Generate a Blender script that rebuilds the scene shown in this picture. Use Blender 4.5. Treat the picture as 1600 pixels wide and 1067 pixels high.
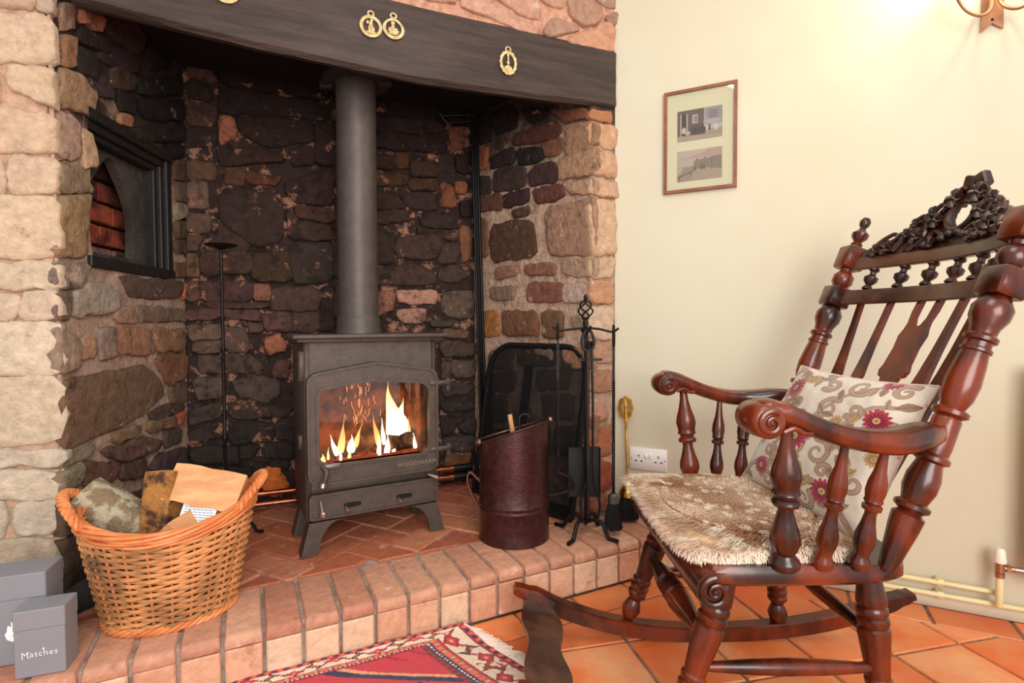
import bpy, bmesh, math, random
import numpy as np
from mathutils import Vector, Matrix, noise

random.seed(7)
scene = bpy.context.scene
COL = scene.collection
for o in list(bpy.data.objects):
    bpy.data.objects.remove(o)

# ------------------------------------------------------------------ camera
# world: cream wall is the plane x = 0, room on the -x side, +y runs towards the hearth, z up, metres
def setup_camera():
    A, th, ro = math.radians(63.74), math.radians(1.7813), math.radians(-0.2459)
    F0 = Vector((math.sin(A), math.cos(A), 0)); R0 = Vector((math.cos(A), -math.sin(A), 0)); Z = Vector((0, 0, 1))
    F = F0 * math.cos(th) - Z * math.sin(th)
    U = F0 * math.sin(th) + Z * math.cos(th)
    R = R0 * math.cos(ro) + U * math.sin(ro)
    U = U * math.cos(ro) - R0 * math.sin(ro)
    cd = bpy.data.cameras.new('camera'); co = bpy.data.objects.new('camera', cd); COL.objects.link(co)
    m = Matrix((R, U, -F)).transposed().to_4x4(); m.translation = Vector((-2.084, 0, 0.898))
    co.matrix_world = m
    cd.sensor_width = 36.0; cd.lens = 828.0 / 1600.0 * 36.0
    cd.clip_start = 0.02
    scene.camera = co
setup_camera()

# ------------------------------------------------------------------ world, lamps, exposure
w = bpy.data.worlds.new('world'); scene.world = w; w.use_nodes = True
bg = w.node_tree.nodes['Background']
bg.inputs[0].default_value = (1.0, 0.975, 0.95, 1); bg.inputs[1].default_value = 0.85
vs = scene.view_settings
vs.view_transform = 'Standard'; vs.look = 'None'; vs.gamma = 1.0; vs.use_curve_mapping = False
vs.exposure = 0.0

def area(name, loc, target, size, power, col):
    l = bpy.data.lights.new(name, 'AREA'); l.shape = 'RECTANGLE'; l.size, l.size_y = size; l.energy = power; l.color = col
    o = bpy.data.objects.new(name, l); COL.objects.link(o); o.location = loc
    o.rotation_euler = (Vector(target) - Vector(loc)).to_track_quat('-Z', 'Y').to_euler()
    return o
area('window_light', (-3.1, -1.2, 1.5), (-0.7, 1.1, 0.8), (1.8, 1.6), 88, (1.0, 0.96, 0.91))
area('overhead_fill_light', (-1.5, -0.1, 2.35), (-1.0, 0.6, 0.0), (0.7, 0.7), 11, (1.0, 0.93, 0.84))  # added fill from above to brighten the room; no ceiling lamp is known there

# ------------------------------------------------------------------ helpers
def s2l(c):
    return c / 12.92 if c <= 0.04045 else ((c + 0.055) / 1.055) ** 2.4
def H(h):
    return tuple(s2l(int(h[i:i + 2], 16) / 255.0) for i in (0, 2, 4)) + (1.0,)

ROOT = {}          # object name -> world offset of its local origin
def off(parent):
    return ROOT.get(parent.name, Vector((0, 0, 0))) if parent else Vector((0, 0, 0))

def tag(o, label=None, cat=None, group=None, kind=None):
    if label: o['label'] = label
    if cat: o['category'] = cat
    if group: o['group'] = group
    if kind: o['kind'] = kind
    return o

def thing(name, loc, label, cat, group=None):
    o = bpy.data.objects.new(name, None); COL.objects.link(o)
    o.empty_display_size = 0.05
    o.location = loc; ROOT[o.name] = Vector(loc)
    return tag(o, label, cat, group)

class MB:
    def __init__(s): s.v = []; s.f = []; s.m = []
    def add(s, vs, fs, mi=0):
        b = len(s.v); s.v += [Vector(p) for p in vs]
        s.f += [tuple(b + i for i in f) for f in fs]; s.m += [mi] * len(fs)
    def box(s, c, size, M=None, bev=0.0, mi=0):
        x, y, z = size[0] / 2, size[1] / 2, size[2] / 2
        b = min(bev, x * .45, y * .45, z * .45)
        vs = []; fs = []
        if b <= 0:
            vs = [(sx * x, sy * y, sz * z) for sx in (-1, 1) for sy in (-1, 1) for sz in (-1, 1)]
            fs = [(0, 1, 3, 2), (4, 6, 7, 5), (0, 4, 5, 1), (2, 3, 7, 6), (0, 2, 6, 4), (1, 5, 7, 3)]
        else:
            # octagonal-section bevelled box: rings of 8 corners at 4 heights
            def ring(zz, ins):
                X, Y = x - ins, y - ins
                return [(X, -Y + b, zz), (X, Y - b, zz), (X - b, Y, zz), (-X + b, Y, zz), (-X, Y - b, zz), (-X, -Y + b, zz), (-X + b, -Y, zz), (X - b, -Y, zz)]
            rs = [ring(-z, b * .6), ring(-z + b, 0), ring(z - b, 0), ring(z, b * .6)]
            for r in rs: vs += r
            for k in range(3):
                for i in range(8):
                    j = (i + 1) % 8
                    fs.append((k * 8 + i, k * 8 + j, k * 8 + 8 + j, k * 8 + 8 + i))
            fs.append(tuple(range(7, -1, -1))); fs.append(tuple(range(24, 32)))
        M = M or Matrix.Identity(3)
        c = Vector(c)
        s.add([c + M @ Vector(p) for p in vs], fs, mi)
    def tube(s, pts, r, seg=8, cap=True, flat=1.0, closed=False, mi=0):
        pts = [Vector(p) for p in pts]; n = len(pts)
        rs = r if isinstance(r, (list, tuple)) else [r] * n
        T = []
        for i in range(n):
            if closed: t = pts[(i + 1) % n] - pts[i - 1]
            else: t = pts[min(i + 1, n - 1)] - pts[max(i - 1, 0)]
            T.append(t.normalized() if t.length > 1e-9 else Vector((0, 0, 1)))
        up = Vector((0, 0, 1)) if abs(T[0].z) < .9 else Vector((1, 0, 0))
        N = (up - T[0] * up.dot(T[0])).normalized()
        vs = []
        for i in range(n):
            N = (N - T[i] * N.dot(T[i]))
            N = N.normalized() if N.length > 1e-6 else Vector((1, 0, 0))
            B = T[i].cross(N)
            for k in range(seg):
                a = 2 * math.pi * k / seg
                vs.append(pts[i] + N * (math.cos(a) * rs[i]) + B * (math.sin(a) * rs[i] * flat))
        fs = []
        for i in range(n if closed else n - 1):
            j = (i + 1) % n
            for k in range(seg):
                l = (k + 1) % seg
                fs.append((i * seg + k, i * seg + l, j * seg + l, j * seg + k))
        if cap and not closed:
            fs.append(tuple(range(seg - 1, -1, -1))); fs.append(tuple((n - 1) * seg + k for k in range(seg)))
        s.add(vs, fs, mi)
    def lathe(s, prof, p0, p1, seg=16, mi=0):
        # prof: list of (t 0..1 along p0->p1, radius)
        p0 = Vector(p0); p1 = Vector(p1)
        s.tube_prof([p0.lerp(p1, t) for t, r in prof], [max(r, 1e-4) for t, r in prof], (p1 - p0).normalized(), seg, mi)
    def tube_prof(s, pts, rs, ax, seg, mi=0):
        up = Vector((0, 0, 1)) if abs(ax.z) < .9 else Vector((1, 0, 0))
        N = (up - ax * up.dot(ax)).normalized(); B = ax.cross(N)
        vs = [p + N * (math.cos(2 * math.pi * k / seg) * r) + B * (math.sin(2 * math.pi * k / seg) * r) for p, r in zip(pts, rs) for k in range(seg)]
        fs = [(i * seg + k, i * seg + (k + 1) % seg, (i + 1) * seg + (k + 1) % seg, (i + 1) * seg + k) for i in range(len(pts) - 1) for k in range(seg)]
        fs.append(tuple(range(seg - 1, -1, -1))); fs.append(tuple((len(pts) - 1) * seg + k for k in range(seg)))
        s.add(vs, fs, mi)
    def prism(s, poly, h, M=None, c=(0, 0, 0), mi=0, bev=0.0):
        # poly in local xy (CCW), extruded along local z 0..h
        M = M or Matrix.Identity(3); c = Vector(c); n = len(poly)
        if bev > 0:
            cx = sum(p[0] for p in poly) / n; cy = sum(p[1] for p in poly) / n
            def ins(d):
                o = []
                for i in range(n):
                    a = Vector(poly[i - 1]); b = Vector(poly[i]); e = Vector(poly[(i + 1) % n])
                    d1 = (b - a).normalized(); d2 = (e - b).normalized()
                    nn = Vector((-(d1.y + d2.y), d1.x + d2.x))
                    nn = nn.normalized() if nn.length > 1e-6 else Vector((0, 0))
                    o.append((b.x + nn.x * d, b.y + nn.y * d))
                return o
            rings = [(poly, 0), (poly, h - bev), (ins(bev), h)]
        else: rings = [(poly, 0), (poly, h)]
        vs = [c + M @ Vector((p[0], p[1], z)) for r, z in rings for p in r]
        fs = [(k * n + i, k * n + (i + 1) % n, (k + 1) * n + (i + 1) % n, (k + 1) * n + i) for k in range(len(rings) - 1) for i in range(n)]
        fs.append(tuple(range(n - 1, -1, -1))); fs.append(tuple((len(rings) - 1) * n + i for i in range(n)))
        s.add(vs, fs, mi)
    def ringplate(s, outer, inner, h, M=None, c=(0, 0, 0), mi=0):
        # outer/inner: same-length CCW loops in local xy; plate with a hole
        M = M or Matrix.Identity(3); c = Vector(c); n = len(outer)
        vs = [c + M @ Vector((p[0], p[1], z)) for r, z in ((outer, 0), (outer, h), (inner, h), (inner, 0)) for p in r]
        fs = []
        for k in range(4):
            a, b = k * n, ((k + 1) % 4) * n
            fs += [(a + i, a + (i + 1) % n, b + (i + 1) % n, b + i) for i in range(n)]
        s.add(vs, fs, mi)
    def build(s, name, mat, parent=None, smooth=True, fix=True, **kw):
        me = bpy.data.meshes.new(name)
        if parent is None:
            n = len(s.v)
            o0 = Vector((sum(p.x for p in s.v) / n, sum(p.y for p in s.v) / n, min(p.z for p in s.v)))
        else: o0 = off(parent)
        me.from_pydata([p - o0 for p in s.v], [], s.f)
        for m in (mat if isinstance(mat, (list, tuple)) else [mat]): me.materials.append(m)
        if any(s.m): me.polygons.foreach_set('material_index', s.m)
        if fix:
            bm = bmesh.new(); bm.from_mesh(me); bmesh.ops.recalc_face_normals(bm, faces=bm.faces); bm.to_mesh(me); bm.free()
        if smooth:
            me.polygons.foreach_set('use_smooth', [True] * len(me.polygons))
            if hasattr(me, 'set_sharp_from_angle'): me.set_sharp_from_angle(angle=(math.radians(38) if smooth is True else smooth))
        me.update()
        o = bpy.data.objects.new(name, me); COL.objects.link(o)
        if parent is None: o.location = o0
        else: o.parent = parent
        ROOT[o.name] = Vector(o0)
        return tag(o, kw.get('label'), kw.get('cat'), kw.get('group'), kw.get('kind'))

def Mz(a):
    return Matrix.Rotation(a, 3, 'Z')
def frame(x, y, z):
    """matrix with the given local axes as columns"""
    return Matrix((Vector(x), Vector(y), Vector(z))).transposed()
def chaikin(p, k=1):
    for _ in range(k):
        q = []
        for i in range(len(p)):
            a, b = p[i], p[(i + 1) % len(p)]
            q += [(a[0] * .75 + b[0] * .25, a[1] * .75 + b[1] * .25), (a[0] * .25 + b[0] * .75, a[1] * .25 + b[1] * .75)]
        p = q
    return p
def resample(p, n, closed=True):
    P = [Vector(q) for q in p]
    if closed: P = P + [P[0]]
    L = [0]
    for a, b in zip(P, P[1:]): L.append(L[-1] + (b - a).length)
    out = []; m = n if closed else n - 1; j = 0
    for i in range(n):
        t = L[-1] * i / m
        while j < len(L) - 2 and L[j + 1] < t: j += 1
        d = L[j + 1] - L[j]
        out.append(P[j].lerp(P[j + 1], (t - L[j]) / d if d > 1e-9 else 0))
    return out
def clip(poly, n, d):
    """keep the side n.p >= d"""
    out = []
    for i in range(len(poly)):
        a, b = poly[i], poly[(i + 1) % len(poly)]
        da, db = a[0] * n[0] + a[1] * n[1] - d, b[0] * n[0] + b[1] * n[1] - d
        if da >= 0: out.append(a)
        if da * db < 0:
            t = da / (da - db); out.append((a[0] + (b[0] - a[0]) * t, a[1] + (b[1] - a[1]) * t))
    return out
def parea(p):
    return sum(p[i - 1][0] * p[i][1] - p[i][0] * p[i - 1][1] for i in range(len(p))) / 2
def smooth_path(pts, n=4):
    """Catmull-Rom through pts"""
    P = [Vector(p) for p in pts]; P = [P[0] * 2 - P[1]] + P + [P[-1] * 2 - P[-2]]
    out = []
    for i in range(1, len(P) - 2):
        for k in range(n):
            t = k / n
            out.append(.5 * ((2 * P[i]) + (P[i + 1] - P[i - 1]) * t + (2 * P[i - 1] - 5 * P[i] + 4 * P[i + 1] - P[i + 2]) * t * t + (3 * P[i] - P[i - 1] - 3 * P[i + 1] + P[i + 2]) * t ** 3))
    out.append(P[-2]); return out

# ------------------------------------------------------------------ materials
def mat(name, col, rough=.6, metal=0., col2=None, nscale=8., ndetail=4., stretch=(1, 1, 1), bump=0., bscale=None, coat=0., spec=.5,
        objcol=False, col3=None, n3=3., t3=(.55, .65), emis=None, alpha=None, ramp=(.35, .65), trans=0., hueobj=0.):
    m = bpy.data.materials.new(name); m.use_nodes = True; nt = m.node_tree; N = nt.nodes; L = nt.links
    b = N['Principled BSDF']
    b.inputs['Roughness'].default_value = rough; b.inputs['Metallic'].default_value = metal
    b.inputs['Coat Weight'].default_value = coat; b.inputs['Coat Roughness'].default_value = .15
    b.inputs['Specular IOR Level'].default_value = spec
    tc = N.new('ShaderNodeTexCoord'); mp = N.new('ShaderNodeMapping'); mp.inputs['Scale'].default_value = stretch
    geo = N.new('ShaderNodeNewGeometry')
    L.new(geo.outputs['Position'], mp.inputs['Vector'])
    def nz(scale, detail=4., rough_=.6):
        n = N.new('ShaderNodeTexNoise'); n.inputs['Scale'].default_value = scale; n.inputs['Detail'].default_value = detail
        n.inputs['Roughness'].default_value = rough_
        L.new(mp.outputs[0], n.inputs['Vector']); return n
    def rampn(src, a, b_):
        r = N.new('ShaderNodeMapRange'); r.interpolation_type = 'SMOOTHSTEP'
        r.inputs['From Min'].default_value = a; r.inputs['From Max'].default_value = b_
        L.new(src, r.inputs['Value']); return r.outputs[0]
    def mix(f, a, b_, mode='MIX'):
        x = N.new('ShaderNodeMix'); x.data_type = 'RGBA'; x.blend_type = mode
        if isinstance(f, float): x.inputs[0].default_value = f
        else: L.new(f, x.inputs[0])
        for k, c in ((6, a), (7, b_)):
            if isinstance(c, tuple): x.inputs[k].default_value = c
            else: L.new(c, x.inputs[k])
        return x.outputs[2]
    cur = H(col) if isinstance(col, str) else col
    if objcol:
        oi = N.new('ShaderNodeObjectInfo'); cur = oi.outputs['Color']
        if col: cur = mix(1.0, cur, H(col), 'MULTIPLY')
    if col2:
        c2 = H(col2)
        if objcol: c2 = mix(1.0, cur, c2, 'MULTIPLY')
        cur = mix(rampn(nz(nscale, ndetail).outputs[0], *ramp), cur, c2)
    if col3:
        cur = mix(rampn(nz(n3, 6., .65).outputs[0], *t3), cur, H(col3))
    if isinstance(cur, tuple): b.inputs['Base Color'].default_value = cur
    else: L.new(cur, b.inputs['Base Color'])
    if bump:
        bn = N.new('ShaderNodeBump'); bn.inputs['Strength'].default_value = min(1., bump); bn.inputs['Distance'].default_value = .004 * max(1., bump)
        L.new(nz(bscale or nscale * 3, 8., .62).outputs[0], bn.inputs['Height']); L.new(bn.outputs[0], b.inputs['Normal'])
    if emis:
        b.inputs['Emission Color'].default_value = H(emis[0]); b.inputs['Emission Strength'].default_value = emis[1]
    if alpha is not None: b.inputs['Alpha'].default_value = alpha
    if trans: b.inputs['Transmission Weight'].default_value = trans
    m['h'] = 1
    return m
def mat_attr(name, rough=.8, bump=0., bscale=300., spec=.3, sheen=0.):
    m = bpy.data.materials.new(name); m.use_nodes = True; N = m.node_tree.nodes; L = m.node_tree.links
    b = N['Principled BSDF']; b.inputs['Roughness'].default_value = rough; b.inputs['Specular IOR Level'].default_value = spec
    b.inputs['Sheen Weight'].default_value = sheen
    a = N.new('ShaderNodeAttribute'); a.attribute_name = 'Col'; L.new(a.outputs['Color'], b.inputs['Base Color'])
    if bump:
        n = N.new('ShaderNodeTexNoise'); n.inputs['Scale'].default_value = bscale
        bn = N.new('ShaderNodeBump'); bn.inputs['Strength'].default_value = bump; bn.inputs['Distance'].default_value = .002
        L.new(n.outputs[0], bn.inputs['Height']); L.new(bn.outputs[0], b.inputs['Normal'])
    return m
def vcol(o, arr):
    """arr: (nverts,3) linear colours as point attribute"""
    a = o.data.color_attributes.new('Col', 'FLOAT_COLOR', 'POINT')
    c = np.ones((len(o.data.vertices), 4), np.float32); c[:, :3] = arr; a.data.foreach_set('color', c.ravel())

def text_mesh(txt, size, depth=0.0005, bold=0.0, spacing=1.0):
    cu = bpy.data.curves.new('lettering', 'FONT'); cu.body = txt; cu.size = size; cu.extrude = depth; cu.align_x = 'CENTER'
    cu.align_y = 'CENTER'; cu.offset = bold; cu.space_character = spacing; cu.resolution_u = 3
    o = bpy.data.objects.new('lettering', cu); COL.objects.link(o)
    dg = bpy.context.evaluated_depsgraph_get(); me = bpy.data.meshes.new_from_object(o.evaluated_get(dg))
    vs = [v.co.copy() for v in me.vertices]; fs = [tuple(p.vertices) for p in me.polygons]
    bpy.data.objects.remove(o); bpy.data.curves.remove(cu); bpy.data.meshes.remove(me)
    return vs, fs

# ------------------------------------------------------------------ structure: floor, walls, stones
M_tile = mat('terracotta_tile', 'ffffff', .42, objcol=True, col2='ffc9a8', nscale=5, col3='b0603a', n3=3.2, t3=(.56, .8), bump=.35, bscale=40, spec=.45)
M_grout = mat('grey_grout', '93806e', .9, col2='6e5c4c', nscale=20, bump=1.2, bscale=60)
M_hmortar = mat('hearth_mortar', 'ad9c8e', .9, col2='857468', nscale=16, bump=1.5, bscale=70)
M_cream = mat('cream_paint', 'cfc8b2', .75, col2='ccc3a9', nscale=1.6, bump=.25, bscale=9, spec=.25)
M_skirt = mat('cream_gloss_paint', 'cdc6ae', .4, spec=.4)

def rock_mat(name, base=None, obj=False, crust='d8b8a0', crust_t=(.60, .66), soot_t=(.60, .70), soot='2a2220', zsoot=None, bump=.022, var=(.62, 1.32)):
    """rubble stone or lime mortar: mottled, crusted, speckled; zsoot=(z0, z1) is where smoke has blackened the masonry"""
    m = bpy.data.materials.new(name); m.use_nodes = True; N = m.node_tree.nodes; L = m.node_tree.links
    b = N['Principled BSDF']; b.inputs['Roughness'].default_value = .88; b.inputs['Specular IOR Level'].default_value = .25
    geo = N.new('ShaderNodeNewGeometry')
    def nz(scale, detail, rough, off_=0.):
        mp = N.new('ShaderNodeMapping'); mp.inputs['Location'].default_value = (off_, off_ * 2, off_ * 3); L.new(geo.outputs['Position'], mp.inputs[0])
        n = N.new('ShaderNodeTexNoise'); n.inputs['Scale'].default_value = scale; n.inputs['Detail'].default_value = detail; n.inputs['Roughness'].default_value = rough
        L.new(mp.outputs[0], n.inputs['Vector']); return n.outputs[0]
    def rng(src, a, b_, c=0., d=1., smooth=True):
        r = N.new('ShaderNodeMapRange')
        if smooth: r.interpolation_type = 'SMOOTHSTEP'
        for k, v in zip(('From Min', 'From Max', 'To Min', 'To Max'), (a, b_, c, d)): r.inputs[k].default_value = v
        L.new(src, r.inputs['Value']); return r.outputs[0]
    def mix(f, a, b_, mode='MIX'):
        x = N.new('ShaderNodeMix'); x.data_type = 'RGBA'; x.blend_type = mode
        if isinstance(f, float): x.inputs[0].default_value = f
        else: L.new(f, x.inputs[0])
        for k, c in ((6, a), (7, b_)):
            if isinstance(c, tuple): x.inputs[k].default_value = c
            else: L.new(c, x.inputs[k])
        return x.outputs[2]
    if obj:
        oi = N.new('ShaderNodeObjectInfo'); cur = oi.outputs['Color']
    else: cur = H(base)
    v = rng(nz(38, 9, .68), .30, .70, var[0], var[1], False)
    vc = N.new('ShaderNodeCombineColor')
    for i in range(3): L.new(v, vc.inputs[i])
    cur = mix(1.0, cur, vc.outputs[0], 'MULTIPLY')
    if crust: cur = mix(mult(N, L, rng(nz(13, 10, .72, 3.), *crust_t), .75), cur, H(crust))
    if soot_t: cur = mix(mult(N, L, rng(nz(17, 8, .7, 7.), *soot_t), .7), cur, H(soot))
    if zsoot:
        sx = N.new('ShaderNodeSeparateXYZ'); L.new(geo.outputs['Position'], sx.inputs[0])
        ad = N.new('ShaderNodeMath'); ad.operation = 'MULTIPLY_ADD'; L.new(nz(5, 6, .65, 1.), ad.inputs[0]); ad.inputs[1].default_value = .9; L.new(sx.outputs[2], ad.inputs[2])
        cur = mix(mult(N, L, rng(ad.outputs[0], zsoot[0] + .45, zsoot[1] + .45), .93), cur, H('1e1816'))
    L.new(cur, b.inputs['Base Color'])
    h = N.new('ShaderNodeMath'); h.operation = 'MULTIPLY_ADD'; L.new(nz(75, 10, .7), h.inputs[0]); h.inputs[1].default_value = .45; L.new(nz(16, 8, .6), h.inputs[2])
    bn = N.new('ShaderNodeBump'); bn.inputs['Strength'].default_value = 1.; bn.inputs['Distance'].default_value = bump; L.new(h.outputs[0], bn.inputs['Height']); L.new(bn.outputs[0], b.inputs['Normal'])
    return m
def mult(N, L, s, k):
    x = N.new('ShaderNodeMath'); x.operation = 'MULTIPLY'; L.new(s, x.inputs[0]); x.inputs[1].default_value = k; return x.outputs[0]
M_stone_pale = rock_mat('pale_sandstone', obj=True, crust='e6c8ae', crust_t=(.58, .66), soot='8a6a50', soot_t=(.60, .72), var=(.72, 1.2))
M_stone_left = rock_mat('smoked_sandstone', obj=True, crust='c9a890', crust_t=(.60, .68), soot_t=(.56, .68))
M_stone_back = rock_mat('sooty_sandstone', obj=True, crust='b47a62', crust_t=(.59, .65), soot_t=(.50, .66), soot='1c1716')
M_stone_right = rock_mat('brown_sandstone', obj=True, crust='d0aa90', crust_t=(.60, .67), soot_t=(.58, .70), soot='4a342a')
M_brick = rock_mat('hearth_brick', obj=True, crust='ecd0be', crust_t=(.60, .72), soot='8a5a46', soot_t=(.56, .74), bump=.007, var=(.80, 1.14))
M_brick.node_tree.nodes['Principled BSDF'].inputs['Roughness'].default_value = .5
M_mort_front = rock_mat('pale_lime_mortar', 'd6b094', crust='ecd2bc', soot='9a7458')
M_mort_left = rock_mat('left_jamb_mortar', 'b09280', crust='d8c0b0', zsoot=(1.38, 1.55))
M_mort_back = rock_mat('sooty_mortar_back', '3a2c28', crust='bd8870', crust_t=(.52, .60), soot='181312', soot_t=(.52, .64))
M_mort_right = rock_mat('pink_mortar_right', 'c4a48e', crust='dcc0ac', soot='7a5644', soot_t=(.50, .66), zsoot=(1.42, 1.85))
M_soot = mat('soot_black_iron', '0b0a0a', .8)

def wall_point(o, d, s, z, e=0.0):
    n = Vector((d[1], -d[0], 0))
    return Vector((o[0] + d[0] * s, o[1] + d[1] * s, z)) + n * e

def mortar_wall(name, o, d, s0, s1, z0, z1, m, base=-.003, amp=.006, step=.035, hole=None, thick=.10):
    ns = max(2, int((s1 - s0) / step)); nz = max(2, int((z1 - z0) / step)); mb = MB()
    ss = [s0 + (s1 - s0) * i / ns for i in range(ns + 1)]; zs = [z0 + (z1 - z0) * j / nz for j in range(nz + 1)]
    if hole:
        for lst, a in ((ss, hole[0]), (ss, hole[1]), (zs, hole[2]), (zs, hole[3])):
            k = min(range(len(lst)), key=lambda i: abs(lst[i] - a)); lst[k] = a
    vs = []
    for z in zs:
        for s_ in ss:
            p = wall_point(o, d, s_, z)
            e = base + amp * (noise.noise(p * 14) + .5 * noise.noise(p * 33))
            vs.append(wall_point(o, d, s_, z, e))
    fs = []
    for j in range(nz):
        for i in range(ns):
            if hole:
                cs, cz = (ss[i] + ss[i + 1]) / 2, (zs[j] + zs[j + 1]) / 2
                if hole[0] < cs < hole[1] and hole[2] < cz < hole[3]: continue
            a = j * (ns + 1) + i; fs.append((a, a + 1, a + ns + 2, a + ns + 1))
    mb.add(vs, fs)
    # back skin so the wall has thickness
    if not hole:
        q = [wall_point(o, d, s_, z, -thick) for s_, z in ((s0, z0), (s1, z0), (s1, z1), (s0, z1))]
        b = len(mb.v); mb.v += q; mb.f.append((b, b + 3, b + 2, b + 1)); mb.m.append(0)
        bl, br_, tl, tr = 0, ns, nz * (ns + 1), nz * (ns + 1) + ns
        for f in ((tuple(range(0, ns + 1)) + (b + 1, b)), (tuple(range(tl, tr + 1)) + (b + 2, b + 3)), (tuple(j * (ns + 1) for j in range(nz + 1)) + (b + 3, b)), (tuple(j * (ns + 1) + ns for j in range(nz + 1)) + (b + 2, b + 1))):
            mb.f.append(f); mb.m.append(0)
    o_ = mb.build(name, m, None, smooth=1.5, fix=False, kind='structure')
    return o_

def stone_mesh(mb, poly, o, d, depth, seed, back=-.02, gr=.0035):
    """rounded, slightly tilted rubble block standing proud of the wall plane"""
    rng = random.Random(seed)
    if parea(poly) < 0: poly = poly[::-1]
    cx = sum(p[0] for p in poly) / len(poly); cy = sum(p[1] for p in poly) / len(poly)
    p = []
    for i in range(len(poly)):
        a, b = poly[i], poly[(i + 1) % len(poly)]
        p += [(a[0] * .88 + b[0] * .12, a[1] * .88 + b[1] * .12), (a[0] * .12 + b[0] * .88, a[1] * .12 + b[1] * .88)]
    p = [(a + (gr if a > cx else -gr), b + (gr * .7 if b > cy else -gr * .7)) for a, b in p]
    big = math.sqrt(abs(parea(poly)))
    n = 14 if big < .09 else 20
    p = [tuple(q) for q in resample([(a, b, 0) for a, b in p], n)]
    jit = min(.006, big * .05)
    p = [(q[0] + rng.uniform(-jit, jit), q[1] + rng.uniform(-jit, jit)) for q in p]
    tx, tz = rng.uniform(-.05, .05), rng.uniform(-.07, .07)
    vs = []; rings = [(1.0, back), (1.0, depth * .45), (.965, depth * .86), (.90, depth), (.62, depth * 1.03), (.3, depth * 1.0)]
    ins = lambda k: k
    for k, e in rings:
        for a, b in p:
            if k > .8:   # inset by an absolute amount so long stones keep square ends
                dd = (1 - k) * min(big, .16); vx, vy = cx - a, cy - b; L_ = math.hypot(vx, vy) or 1
                x, y = a + vx / L_ * dd, b + vy / L_ * dd
            else: x, y = cx + (a - cx) * k, cy + (b - cy) * k
            w3 = wall_point(o, d, x, y)
            nn = (noise.noise(w3 * 22 + Vector((seed, 0, 0))) * .5 + noise.noise(w3 * 60) * .22) * depth if e > 0 else 0
            vs.append(wall_point(o, d, x, y, e + nn + ((x - cx) * tx + (y - cy) * tz if e > 0 else 0)))
    vs.append(wall_point(o, d, cx, cy, depth))
    fs = [(r * n + i, r * n + (i + 1) % n, (r + 1) * n + (i + 1) % n, (r + 1) * n + i) for r in range(len(rings) - 1) for i in range(n)]
    b = (len(rings) - 1) * n
    fs += [(b + i, b + (i + 1) % n, b + n) for i in range(n)]
    mb.add(vs, fs)

def u2(a, b):
    l = math.hypot(b[0] - a[0], b[1] - a[1]); return ((b[0] - a[0]) / l, (b[1] - a[1]) / l)
PC, PBl, PBr, PR0, PR1 = (-1.35, 1.722), (-.778, 2.08), (.14, 1.299), (0, .573), (-.078, .639)
BD = (.7615, -.648)
WALLS = {
    'LF': ('wall_left_pier', PC, BD, M_mort_front, (-1.3, 0.006, 0, 2.4), .013, None),
    'LJ': ('wall_left_jamb', PC, u2(PC, PBl), M_mort_left, (-.004, .70, 0.1, 2.1), .014, (.15, .58, 1.09, 1.52)),
    'BK': ('wall_back', PBl, u2(PBl, PBr), M_mort_back, (-.05, 1.26, 0.1, 2.1), .020, None),
    'RJ': ('wall_right_jamb', PBr, u2(PBr, PR1), M_mort_right, (-.05, .70, 0.1, 2.0), .012, None),
    'RF': ('wall_right_pier', PR1, u2(PR1, PR0), M_mort_right, (-.006, .118, 0.1, 1.76), .012, None),
    'AB': ('wall_above_beam', PR0, BD, rock_mat('pink_mortar_above', 'd39e84', crust='e8bfa8', soot='a8705a'), (-1.78, 0.0, 1.96, 2.4), .012, None),
}
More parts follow.
